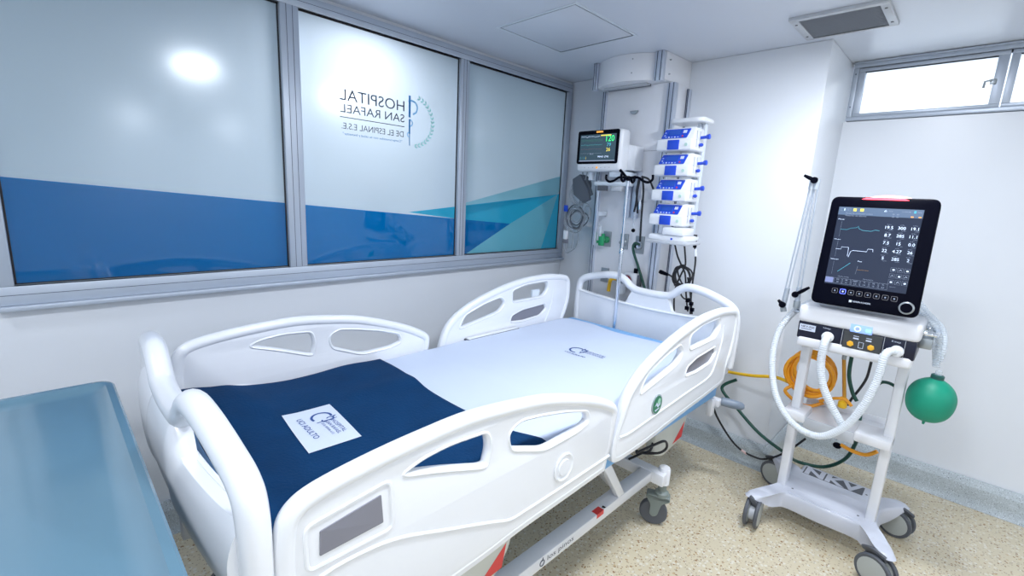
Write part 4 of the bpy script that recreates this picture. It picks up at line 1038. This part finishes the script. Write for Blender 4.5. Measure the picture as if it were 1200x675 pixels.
# raised rim, back part with the cut-out lettering
m.box((-.475, 2.78, .115), (-.145, 2.955, .180), VM, .02, 3)
m.tube(cr([(-.46, 2.575, .179), (-.31, 2.565, .179), (-.16, 2.575, .179)], 5), .007, VM, 8)
for q in ((-.45, 2.62), (-.17, 2.62), (-.45, 2.86), (-.17, 2.86)): m.lathe([(.005, 0), (.005, .001)], (q[0], q[1], .1802), (0, 0, 1), DGREY, 8)
base = m.build('base', ve)
t = MB(); t.box((-.455, 2.835, .1795), (-.185, 2.925, .1808), DGREY); t.text('NKV', (-.448, 2.835, .1812), (1, 0, 0), (0, 1, 0), .255, .09, VM, bold=.045); t.build('cut_out_lettering', base, smooth=False)
def vcaster(x, y, ang):
    D = Vector((math.cos(ang), math.sin(ang), 0)); A = Vector((-D.y, D.x, 0)); r = .074
    c = Vector((x, y, r + .001)); m = MB()
    m.tube(cr([c + D * -.03 + Vector((0, 0, .070)), c + D * .02 + Vector((0, 0, .076)), c + D * .065 + Vector((0, 0, .064))], 4), [.022, .024, .024, .024, .024, .022, .02, .018, .012], DGREY, 10, flat=(.5, 1.2))
    m.lathe([(.014, .0), (.014, .078)], c, (0, 0, 1), DGREY, 12)
    m.lathe([(.030, -.016), (.040, -.012), (.040, .012), (.030, .016)], c, A, LGREY, 16)
    k = m.build('caster', ve); 
    for sg in (-1, 1):
        m = MB(); o = c + A * sg * .024
        m.lathe([(.058, -.0085), (r - .004, -.0085), (r, -.004), (r, .004), (r - .004, .0085), (.058, .0085)], o, A, DGREY, 32)
        m.lathe([(.050, -.0105), (.059, -.0088), (.059, .0088), (.050, .0105)], o, A, mat('pale_wheel_cover', (.42, .45, .44), .4), 28); m.build('wheel', k)
vcaster(-.567, 2.425, 1.65); vcaster(-.060, 2.425, 2.75); vcaster(-.600, 2.915, 2.85); vcaster(-.040, 2.915, -.25)
# uprights
for x in (-.505, -.125):
    m = MB(); m.hexa([(x - .020, 2.615, .17), (x + .020, 2.615, .17), (x + .020, 2.695, .17), (x - .020, 2.695, .17), (x - .020, 2.645, 1.02), (x + .020, 2.645, 1.02), (x + .020, 2.705, 1.02), (x - .020, 2.705, 1.02)], WPAINT, .008)
    m.build('upright', ve)
for x in (-.500, -.130): m = MB(); m.box((x - .022, 2.56, .977), (x + .022, 2.72, .984), BLACK, .002); m.build('black_collar', ve)
# tray at mid height
m = MB(); m.box((-.50, 2.60, .565), (-.14, 2.86, .580), WPAINT, .004)
m.box((-.545, 2.575, .560), (-.445, 2.73, .610), WPAINT, .012); m.box((-.245, 2.575, .555), (-.105, 2.73, .605), WPAINT, .012)
m.box((-.45, 2.585, .535), (-.24, 2.60, .590), LGREY, .003); m.box((-.50, 2.85, .575), (-.14, 2.865, .61), WPAINT, .003)
m.build('tray', ve)
# control body: white deck, dark socket band, white lower lip
m = MB()
m.box((-.535, 2.50, 1.085), (-.085, 2.86, 1.165), WPAINT, .020, 4); m.box((-.47, 2.56, 1.16), (-.14, 2.80, 1.205), WPAINT, .015, 3)
m.box((-.525, 2.505, .965), (-.095, 2.86, 1.02), WPAINT, .016, 3); m.box((-.52, 2.53, 1.0), (-.10, 2.85, 1.10), WPAINT, .004)
m.build('body', ve)
m = MB(); m.box((-.527, 2.508, 1.005), (-.093, 2.53, 1.088), NAVYPL, .006); m.box((-.527, 2.53, 1.005), (-.519, 2.75, 1.088), NAVYPL, .002); m.box((-.101, 2.53, 1.005), (-.093, 2.75, 1.088), NAVYPL, .002)
sk = m.build('socket_band', ve)
t = MB(); Yb = 2.5065
t.box((-.345, Yb - .001, .998), (-.205, 2.51, 1.083), mat('charcoal_centre_panel', (.05, .055, .06), .4), .002)
for x in (-.315, -.24): t.lathe([(.013, 0), (.013, .006), (.009, .007)], (x, Yb - .001, 1.028), (0, -1, 0), mat('amber_socket', (.85, .45, .03), .4), 6)
for x in (-.298, -.252): t.box((x - .010, Yb - .002, 1.052), (x + .010, Yb - .001, 1.058), PATCH); t.box((x - .010, Yb - .002, 1.064), (x + .010, Yb - .001, 1.067), PATCH)
t.tube([(-.285, Yb - .0015, 1.016), (-.268, Yb - .0015, 1.016), (-.268, Yb - .0015, 1.042), (-.285, Yb - .0015, 1.042)], .0012, PATCH, 5, closed=True)
t.box((-.520, Yb - .0002, 1.045), (-.455, 2.509, 1.075), PATCH); t.text('NKV-550', (-.514, Yb - .0004, 1.060), (1, 0, 0), (0, 0, 1), .054, .010, INKG, bold=.02); t.box((-.514, Yb - .0005, 1.052), (-.470, Yb - .0002, 1.055), INKG)
t.text('I:insp', (-.425, Yb - .0004, 1.070), (1, 0, 0), (0, 0, 1), .028, .009, PATCH); t.text('E:exp', (-.175, Yb - .0004, 1.070), (1, 0, 0), (0, 0, 1), .030, .009, PATCH)
for x in (-.350, -.200, -.130): t.box((x - .0008, Yb, 1.005), (x + .0008, 2.51, 1.088), LGREY)
t.build('printed_marks', sk, smooth=False)
t = MB(); t.box((-.325, 2.4985, 1.083), (-.245, 2.506, 1.120), mat('pale_blue_indicator', (.25, .4, .75), .3, emit=(.22, .35, .85), es=.75), .003)
t.lathe([(.013, 0), (.013, .001)], (-.298, 2.4985, 1.101), (0, -1, 0), WEMIT, 18); t.lathe([(.008, .001), (.008, .0016)], (-.298, 2.4985, 1.101), (0, -1, 0), BEMIT, 16); t.box((-.268, 2.4975, 1.094), (-.250, 2.4985, 1.106), mat('mint_indicator', (.3, .8, .6), .4, emit=(.3, .9, .7), es=.9)); t.build('status_light', ve)
for x in (-.402, -.152): m = MB(); m.lathe([(.024, 0), (.024, .010), (.020, .012), (.016, .012), (.016, .03)], (x, 2.508, 1.037), (0, -1, -.1), PLAST, 20); m.build('breathing_port', ve)
m = MB(); m.tube(cr([(-.095, 2.60, 1.115), (-.06, 2.60, 1.115), (-.045, 2.62, 1.112), (-.045, 2.72, 1.112), (-.06, 2.74, 1.115), (-.095, 2.74, 1.115)], 4), .011, CHROME, 10)
m.build('side_handle', ve); m = MB(); m.tube(cr([(-.525, 2.60, 1.115), (-.55, 2.60, 1.115), (-.562, 2.62, 1.112), (-.562, 2.72, 1.112), (-.55, 2.74, 1.115), (-.525, 2.74, 1.115)], 4), .011, CHROME, 10)
m.build('side_handle', ve); m = MB(); m.box((-.095, 2.59, 1.05), (-.05, 2.66, 1.095), STEEL, .004); m.build('steel_bracket', ve)
# tilted screen unit
Y0s, Z0s = 2.480, 1.190
Y1s, Z1s = 2.525, 1.672
Vv = Vector((0, Y1s - Y0s, Z1s - Z0s)); VH = Vv.length; Vv.normalize(); Uu = Vector((1, 0, 0)); Nf = Uu.cross(Vv)
O = Vector((-.300, Y0s, Z0s)); HW = .191; HT = .184
fr_ = (O, Uu, Vv, Nf)
def sp_(u_, v_, o=0): return O + Uu * u_ + Vv * v_ + Nf * o
m = MB(); m.prism(rounded([(-HW, 0), (HW, 0), (HT, VH), (-HT, VH)], .03, 6), (sp_(0, 0, -.0175), Uu, Vv, Nf), .035, BLACK, bev=.006); m.prism(rounded([(-.13, .05), (.13, .05), (.13, VH - .08), (-.13, VH - .08)], .03, 6), (sp_(0, 0, -.05), Uu, Vv, Nf), .04, WPAINT, bev=.008)
hd = m.build('screen_housing', ve)
q0, q1, r0, r1 = -.150, .138, .095, VH - .045
SW, SH = q1 - q0, r1 - r0
t = MB(); t.quad(sp_(q0, r0, .0006), sp_(q1, r0, .0006), sp_(q1, r1, .0006), sp_(q0, r1, .0006), SCRN)
def vt(s_, u_, v_, w_, h_, M_, bd=.0, al='L'): t.text(s_, sp_(q0 + u_ * SW, r0 + v_ * SH, .001), Uu, Vv, w_ * SW if w_ else 0, h_ * SH, M_, bold=bd, align=al)
def vb(u0, v0, u1, v1, M_, o=.0010): t.quad(sp_(q0 + u0 * SW, r0 + v0 * SH, o), sp_(q0 + u1 * SW, r0 + v0 * SH, o), sp_(q0 + u1 * SW, r0 + v1 * SH, o), sp_(q0 + u0 * SW, r0 + v1 * SH, o), M_)
def vl(pts, M_, r_=.0006): t.tube([sp_(q0 + a * SW, r0 + b * SH, .0012) for a, b in pts], r_, M_, 4)
def frame(u0, v0, u1, v1, M_, r_=.0005): vl([(u0, v0), (u1, v0), (u1, v1), (u0, v1), (u0, v0)], M_, r_)
vb(0, .90, 1, 1, mat('header_glow', (.04, .06, .1), .3, emit=(.060, .105, .18), es=1), .0008)
frame(.03, .95, .15, .985, DEMIT); vb(.07, .952, .08, .98, WEMIT, .0012); vt('13', .10, .957, .03, .018, DEMIT)
vb(.185, .950, .225, .985, YEMIT, .0012); vb(.27, .950, .315, .985, YEMIT, .0012)
vt('Pausas de monitoreo activas', .10, .915, .33, .016, DEMIT); vt('Retardo de alarma', .10, .885, .26, .016, DEMIT)
vl([(.56, .962), (.575, .982), (.59, .962), (.56, .962)], WEMIT, .0012); vt('PCV', .61, .962, .05, .014, DEMIT)
vt('12:04:38', .76, .962, .1, .013, DEMIT); vb(.895, .955, .92, .985, CEMIT, .0012); vt('100%', .93, .960, .05, .014, DEMIT)
for (a, b) in ((.66, .925), (.71, .925), (.66, .895), (.71, .895)): vt('o', a, b, .025, .014, DEMIT)
vb(.87, .905, .90, .918, OEMIT, .0012); vb(.955, .905, .985, .918, OEMIT, .0012)
NUM = [['19.5', '300', '19.1'], ['8.7', '285', '11.1'], ['7.5', '15', '0.0'], ['22', '4.27', '26'], ['5', '285', '2']]
for r_, row in enumerate(NUM):
    for c_, s_ in enumerate(row):
        uu, vv = .655 + .145 * c_, .755 - .094 * r_
        vt(s_, uu, vv, 0, .036, WEMIT, .0, 'C'); vt('Ppico' if c_ == 0 else 'VTi', uu - .03, vv + .048, .05, .010, DEMIT); vt('cmH2O', uu, vv - .018, .05, .008, DEMIT)
vt('Paw', .02, .835, .08, .014, WEMIT); vt('Flujo', .02, .575, .08, .014, WEMIT); vt('Volumen', .02, .32, .10, .014, WEMIT); vt('Pes', .37, .32, .05, .014, WEMIT)
for v0, v1 in ((.62, .82), (.36, .56), (.13, .30)): vl([(.07, v0), (.07, v1)], DEMIT, .0003)
vl([(.07, .715), (.15, .712), (.20, .735), (.27, .745), (.29, .765), (.30, .735), (.35, .715), (.45, .712), (.50, .73), (.55, .725)], CEMIT, .0008)
vl([(.06, .46), (.13, .46), (.13, .49), (.22, .49), (.225, .38), (.24, .37), (.255, .44), (.28, .455), (.45, .455), (.46, .49), (.52, .49), (.525, .46)], WEMIT, .0008)
vl([(.14, .17), (.28, .295)], CEMIT, .001)
vl([(.38, .22), (.52, .222)], mat('orange_trace', (.2, .1, .03), .4, emit=(.3, .18, .06), es=1), .0006); vl([(.37, .16), (.38, .27)], DEMIT, .0004)
vt('Modo ventil.', .16, .105, .14, .013, DEMIT); vt('Parametros', .48, .105, .12, .013, DEMIT)
vb(.005, .02, .108, .088, mat('mode_button_glow', (.1, .12, .25), .3, emit=(.16, .19, .36), es=1), .0010)
for k in range(7):
    u0 = .005 + .112 * k; frame(u0, .018, u0 + .10, .088, DEMIT)
    for j, s_ in enumerate((('VC', 'A/C'), ('O2', '40'), ('FR', '15'), ('PEEP', '5.0'), ('Ti', '1.0'), ('PS', '10'), ('Tr', '2.0'))[k]): vt(s_, u0 + .05, .062 - .032 * j, 0, .017, DEMIT, .01, 'C')
vt('Ajustes', .80, .055, .07, .012, DEMIT)
for r_ in range(3):
    for c_ in range(3):
        u0, v0 = .775 + .078 * c_, .245 - .075 * r_; frame(u0, v0, u0 + .06, v0 + .05, DEMIT, .0004)
        if (r_ + c_) % 2 == 0: vb(u0 + .02, v0 + .015, u0 + .045, v0 + .032, WEMIT, .0012)
        else: vl([(u0 + .015, v0 + .015), (u0 + .03, v0 + .035), (u0 + .045, v0 + .02)], WEMIT, .0005)
t.build('screen', ve, smooth=False)
t = MB()
for k in range(8):
    cu_, cv_ = -.105 + .030 * k, .068
    M_ = BEMIT if k == 1 else mat('key_outline', (.2, .2, .22), .4, emit=(.12, .12, .14), es=1)
    t.tube([sp_(cu_ + dx, cv_ + dy, .0006) for dx, dy in rounded([(-.010, -.010), (.010, -.010), (.010, .010), (-.010, .010)], .004, 3)], .0006 if k != 1 else .0012, M_, 4, closed=True)
    t.quad(sp_(cu_ - .003, cv_ - .003, .0006), sp_(cu_ + .003, cv_ - .003, .0006), sp_(cu_ + .003, cv_ + .003, .0006), sp_(cu_ - .003, cv_ + .003, .0006), WEMIT if k == 1 else DEMIT)
t.quad(sp_(-.046, .026, .0006), sp_(-.036, .026, .0006), sp_(-.036, .036, .0006), sp_(-.046, .036, .0006), PATCH)
t.build('touch_keys', hd, smooth=False); t = MB()
t.text('NIHON KOHDEN', sp_(-.032, .028, .0006), Uu, Vv, .062, .007, PATCH, bold=.01)
t.build('maker_lettering', hd, smooth=False)
m = MB(); c = sp_(.150, .038, 0); m.lathe([(.026, 0), (.026, .008), (.022, .012)], c, Nf, STEEL, 28); m.lathe([(.020, .0121), (.019, .015)], c, Nf, BLACK, 24); m.build('control_knob', ve)
m = MB(); c = sp_(0.02, VH - .004, -.018)
vs = []; fs = []; n = 24
for j, (zz, sc) in enumerate(((0, 1), (.006, .92), (.012, .65), (.0155, .2))):
    for k in range(n): a = 2 * PI * k / n; vs.append(c + Uu * math.cos(a) * .075 * sc + Nf * math.sin(a) * .014 * sc + Vv * zz)
for j in range(3):
    for k in range(n): l = (k + 1) % n; fs.append([j * n + k, j * n + l, (j + 1) * n + l, (j + 1) * n + k])
fs.append([3 * n + k for k in range(n)])
m.add(vs, fs, REMIT2); m.build('alarm_lamp', ve)
m = MB(); m.quad(sp_(-.075, VH - .010, .0006), sp_(.085, VH - .010, .0006), sp_(.07, VH - .003, .0003), sp_(-.06, VH - .003, .0003), REMIT); m.build('alarm_light_strip', hd, smooth=False)
m = MB(); m.box((-.36, 2.56, 1.19), (-.24, 2.66, 1.33), WPAINT, .01); m.build('screen_neck', ve)

# breathing tubes (corrugated)
def corr(m, path, r, M_, step=.009, amp=.06, n=12):
    P = cr(path, 14); L_ = [0]
    for i in range(1, len(P)): L_.append(L_[-1] + (P[i] - P[i - 1]).length)
    N = int(L_[-1] / step * 2); out = []; rr = []; j = 0
    for k in range(N + 1):
        s_ = L_[-1] * k / N
        while j < len(L_) - 2 and L_[j + 1] < s_: j += 1
        t_ = (s_ - L_[j]) / max(1e-9, L_[j + 1] - L_[j]); out.append(P[j].lerp(P[j + 1], t_)); rr.append(r * (1 + amp * (1 if k % 2 else -1)))
    m.tube(out, rr, M_, n)
bt = thing('breathing_circuit', 'loop of white corrugated breathing tubes hanging from the two front ventilator ports', 'breathing tube', (-.3, 2.45, .8))
m = MB(); corr(m, [(-.402, 2.495, 1.037), ony(2.46, 966, 403), ony(2.46, 962, 425), ony(2.46, 964, 450), ony(2.46, 974, 475), ony(2.47, 988, 500)], .0165, TUBEW); m.build('inspiratory_tube', bt)
m = MB(); corr(m, [(-.152, 2.495, 1.037), ony(2.45, 1038, 415), ony(2.44, 1028, 445), ony(2.43, 1012, 475), ony(2.43, 990, 500), ony(2.44, 960, 511), ony(2.46, 930, 497), ony(2.50, 910, 465), ony(2.54, 905, 425), ony(2.58, 912, 390), ony(2.62, 930, 366), ony(2.68, 955, 352), (-.44, 2.74, 1.225)], .0155, TUBEW); m.build('expiratory_tube', bt)
tb = thing('test_lung_tubing', 'clear corrugated tubing arching behind the screen down to the green bag', 'tubing', (-.05, 2.75, 1.15))
m = MB(); corr(m, [(-.13, 2.78, 1.20), ony(2.75, 1084, 370), ony(2.72, 1096, 382), ony(2.70, 1101, 398), ony(2.68, 1099, 415), ony(2.66, 1097, 430)], .012, TUBET, .010, .10)
corr(m, [(-.13, 2.80, 1.22), ony(2.78, 1087, 366), ony(2.74, 1104, 384), ony(2.70, 1107, 402), ony(2.68, 1101, 424)], .010, TUBET, .010, .10)
corr(m, [(-.13, 2.76, 1.18), ony(2.74, 1084, 376), ony(2.72, 1093, 392), ony(2.69, 1096, 410), ony(2.66, 1096, 428)], .011, TUBET, .010, .10); m.build('corrugated_hose', tb)
bc = Vector(ony(2.655, 1090.5, 468))
bag = thing('green_test_lung_bag', 'round green rubber breathing bag hanging at the right of the ventilator', 'breathing bag', (bc.x, bc.y, bc.z))
m = MB(); prof = [(.004, -.118), (.006, -.108), (.010, -.100), (.040, -.092), (.066, -.068), (.080, -.035), (.084, 0), (.080, .033), (.066, .062), (.046, .082), (.026, .094), (.018, .100)]
P = cr([(a, b, 0) for a, b in prof], 4); m.lathe([(p.x, p.y) for p in P], bc, (.05, 0, 1), BAGG, 40); m.build('bag', bag)
m = MB(); m.lathe([(.018, .094), (.023, .097), (.023, .112), (.018, .116)], bc, (.05, 0, 1), mat('bottle_green_collar', (.01, .09, .08), .3), 20); m.lathe([(.012, .114), (.012, .135)], bc, (.05, 0, 1), TUBET, 16); m.build('collar', bag)

# support arm
sa = thing('circuit_support_arm', 'slender grey jointed tube-holder arm with black levers left of the ventilator screen', 'support arm', ony(2.58, 940, 350))
YA = 2.58
J0, J1, J2 = Vector(ony(YA, 955, 213)), Vector(ony(YA, 918, 358)), Vector(ony(YA, 935, 348))
ARM = mat('pale_aluminium_rod', (.50, .56, .64), .3, metal=.5)
m = MB()
for o in (-.007, .007):
    m.tube([J0 + Vector((o - .008, 0, -.01)), J1 + Vector((o, 0, .03))], .0035, ARM, 8); m.tube([J0 + Vector((o + .010, 0, -.01)), J2 + Vector((o, 0, .0))], .0035, ARM, 8)
for a, b in ((J0, J1), (J0, J2)): pass
m.tube([J0 + Vector((-.008, 0, .012)), J0 + Vector((-.010, 0, -.035))], .013, ARM, 10); m.tube([J0 + Vector((.010, 0, .012)), J0 + Vector((.008, 0, -.035))], .013, ARM, 10)
d = (J0 - J1).normalized(); m.tube([J1 - d * .01, J1 + d * .09], .0115, ARM, 10); d = (J0 - J2).normalized(); m.tube([J2 - d * .03, J2 + d * .05], .0115, ARM, 10)
m.build('rod', sa)
for J, e_ in ((J0 + Vector((0, -.012, .006)), Vector((-.045, 0, .022))), (J2 + Vector((-.01, -.012, .012)), Vector((.055, -.01, .045))), (J1 + Vector((-.002, -.012, .006)), Vector((-.022, 0, .020)))):
    m = MB(); m.lathe([(.015, -.008), (.015, .008)], J, (0, 1, 0), BLACK, 14); m.tube([J, J + e_ * .5, J + e_], [.008, .009, .006], BLACK, 10); m.build('clamp_lever', sa)
m = MB(); m.tube([J2 - d * .02, J2 - d * .055], .015, STEEL, 10); m.tube([J1 - Vector((0, 0, .01)), J1 - Vector((-.006, 0, .03))], .014, STEEL, 10); m.tube(cr([J2 - d * .05, Vector((-.57, 2.62, 1.13)), Vector((-.535, 2.66, 1.115))], 4), .009, STEEL, 8); m.build('mount', sa)

# hoses around the ventilator
oh = thing('coiled_orange_hose', 'coiled orange air hose hanging behind the left ventilator upright', 'hose', ony(2.80, 950, 430))
m = MB(); YO = 2.80; c = pz(951, 437, YO)
for k, (a, b, o) in enumerate(((.105, .120, 0), (.090, .108, .004), (.098, .100, -.006), (.080, .095, .008), (.110, .112, -.004))): loop(m, (c[0] + o, c[1] + o * 1.5), a, b, .0095, YELH, .12 * k, y=YO - .008 * k, ph=k * .9, yj=.010)
m.tube(cr([ony(2.78, 960, 470), ony(2.78, 975, 467), ony(2.78, 990, 468), ony(2.78, 998, 476)], 5), .008, YELH, 8)
m.tube(cr([ony(2.76, 928, 452), ony(2.74, 920, 458), ony(2.76, 932, 470), ony(2.78, 948, 476), ony(2.80, 965, 472)], 5), .009, YELH, 8)
m.build('coil', oh)
m = MB(); m.tube([ony(2.80, 989, 418), ony(2.80, 989.5, 466)], .0085, mat('amber_hose', (.62, .30, .03), .4), 10); m.lathe([(.010, 0), (.010, .03)], ony(2.80, 989, 421), (0, 0, 1), STEEL, 10); m.build('drop_hose', oh)
m = MB(); q = ony(2.79, 988, 470); m.lathe([(.016, -.035), (.020, -.03), (.020, -.005), (.014, 0), (.014, .02)], q, (0, 0, 1), YEL2, 16); m.build('connector', oh)
m = MB(); m.tube(cr([ony(2.76, 1017, 535) if False else ony(2.80, 985, 521), ony(2.80, 1000, 529), ony(2.80, 1015, 533), ony(2.80, 1028, 529)], 5), .0095, YELH, 10); q = ony(2.80, 981, 522); m.ball(q, .018, BLACK, (1.1, 1, .9), 12); m.build('lower_loop', oh)
yh = thing('yellow_air_hose', 'straight yellow hose running from the bed head to the orange coil', 'hose', ony(2.88, 880, 440))
m = MB(); m.tube(cr([ony(2.96, 820, 428), ony(2.94, 852, 435.5), ony(2.88, 880, 440), ony(2.82, 908, 442), ony(2.79, 925, 448)], 6), .0095, YEL2, 10); m.build('hose_run', yh)
gv = thing('green_supply_hose', 'dark green hose sagging from behind the bed head past the ventilator wheel', 'hose', ony(2.8, 900, 500))
m = MB(); m.tube(cr([(-.90, 2.96, .55), ony(2.93, 846, 455), ony(2.88, 865, 480), ony(2.84, 890, 508), ony(2.82, 920, 531), ony(2.95, 935, 541), ony(3.02, 965, 547), ony(2.98, 990, 538), ony(2.90, 1003, 518), ony(2.82, 1006, 500), ony(2.82, 1008, 485)], 8), .0095, GREENH, 10); m.build('hose_run', gv)
gw = thing('green_machine_hose', 'short dark green hose hanging from the underside of the ventilator body', 'hose', ony(2.80, 1000, 440))
m = MB(); m.tube(cr([ony(2.82, 998, 418), ony(2.82, 995, 440), ony(2.82, 999, 460), ony(2.82, 1004, 470)], 5), .009, GREENH, 10); m.tube(cr([ony(2.85, 1026, 453), ony(2.85, 1033, 448), ony(2.85, 1042, 449), ony(2.85, 1051, 454)], 5), .008, GREENH, 8); m.build('hose_run', gw)
kc = thing('black_power_cord', 'thin black power cord drooping from under the bed head to the floor', 'power cord', ony(2.8, 880, 520))
m = MB(); m.tube(cr([(-.93, 2.55, .51), ony(2.62, 834, 474), ony(2.72, 841, 490), ony(2.82, 855, 513), ony(2.88, 868, 527), ony(2.90, 883, 535), ony(2.90, 895, 538), ony(2.90, 912, 534), ony(2.92, 930, 524), ony(2.92, 944, 514)], 8), .006, BLKMAT, 8); m.build('cord', kc)
m = MB(); m.tube([ony(2.882, 868.5, 527), ony(2.895, 875, 532)], .0075, mat('white_red_tag', (.75, .55, .55), .5), 8); m.build('cord_tag', kc)
kd = thing('black_machine_cord', 'black cord hanging under the right half of the ventilator body', 'power cord', ony(2.80, 1010, 450))
m = MB(); m.tube(cr([ony(2.82, 1021, 424), ony(2.82, 1016, 442), ony(2.82, 1008, 455), ony(2.84, 999, 466), ony(2.84, 993, 475)], 6), .006, BLKMAT, 8); m.build('cord', kd)

# ------------------------------------------------------------------ teal-topped cart in the near left corner
ct = thing('equipment_cart', 'cart with glossy pale teal moulded top in the near left corner beside the footboard', 'cart', (-1.20, -.22, 0))
cx0, cx1, cy0, cy1, cz = -1.785, -.70, -.50, .105, 1.0
m = MB()
def ring(x0, x1, y0, y1, z, r, n=6): return [(p[0], p[1], z) for p in rounded([(x0, y0), (x1, y0), (x1, y1), (x0, y1)], r, n)]
rs = [ring(cx0 + .02, cx1 - .02, cy0 + .02, cy1 - .02, cz - .05, .03), ring(cx0, cx1, cy0, cy1, cz - .03, .05), ring(cx0, cx1, cy0, cy1, cz - .004, .05), ring(cx0 + .005, cx1 - .005, cy0 + .005, cy1 - .005, cz, .046), ring(cx0 + .020, cx1 - .020, cy0 + .020, cy1 - .020, cz, .036), ring(cx0 + .034, cx1 - .034, cy0 + .034, cy1 - .034, cz - .012, .03), ring(cx0 + .075, cx1 - .075, cy0 + .075, cy1 - .075, cz - .014, .03)]
n = len(rs[0]); vs = [p for r_ in rs for p in r_]; fs = []
for i in range(len(rs) - 1):
    for k in range(n): l = (k + 1) % n; fs.append([i * n + k, i * n + l, (i + 1) * n + l, (i + 1) * n + k])
fs.append([(len(rs) - 1) * n + k for k in range(n)]); fs.append(list(range(n))[::-1])
m.add(vs, fs, TEAL); m.build('moulded_top', ct)
m = MB(); m.box((cx0 + .05, cy0 + .04, .16), (cx1 - .05, cy1 - .05, cz - .05), PLAST2, .01); cb_ = m.build('cabinet', ct)
for k in range(4):
    z_ = .20 + .19 * k; m = MB(); m.box((cx0 + .08, cy1 - .052, z_), (cx1 - .08, cy1 - .038, z_ + .17), TEAL, .005); d_ = m.build('drawer', ct)
    m = MB(); m.tube([(-1.35, cy1 - .038, z_ + .12), (-1.35, cy1 - .018, z_ + .12), (-1.13, cy1 - .018, z_ + .12), (-1.13, cy1 - .038, z_ + .12)], .006, CHROME, 8); m.build('handle', d_)
for x in (cx0 + .10, cx1 - .10):
    for y in (cy0 + .09, cy1 - .10):
        m = MB(); m.lathe([(.03, -.014), (.055, -.014), (.055, .014), (.03, .014)], (x, y, .056), (1, 0, 0), DGREY, 20); m.box((x - .02, y - .022, .05), (x + .02, y + .022, .16), LGREY, .005); m.build('caster', ct)
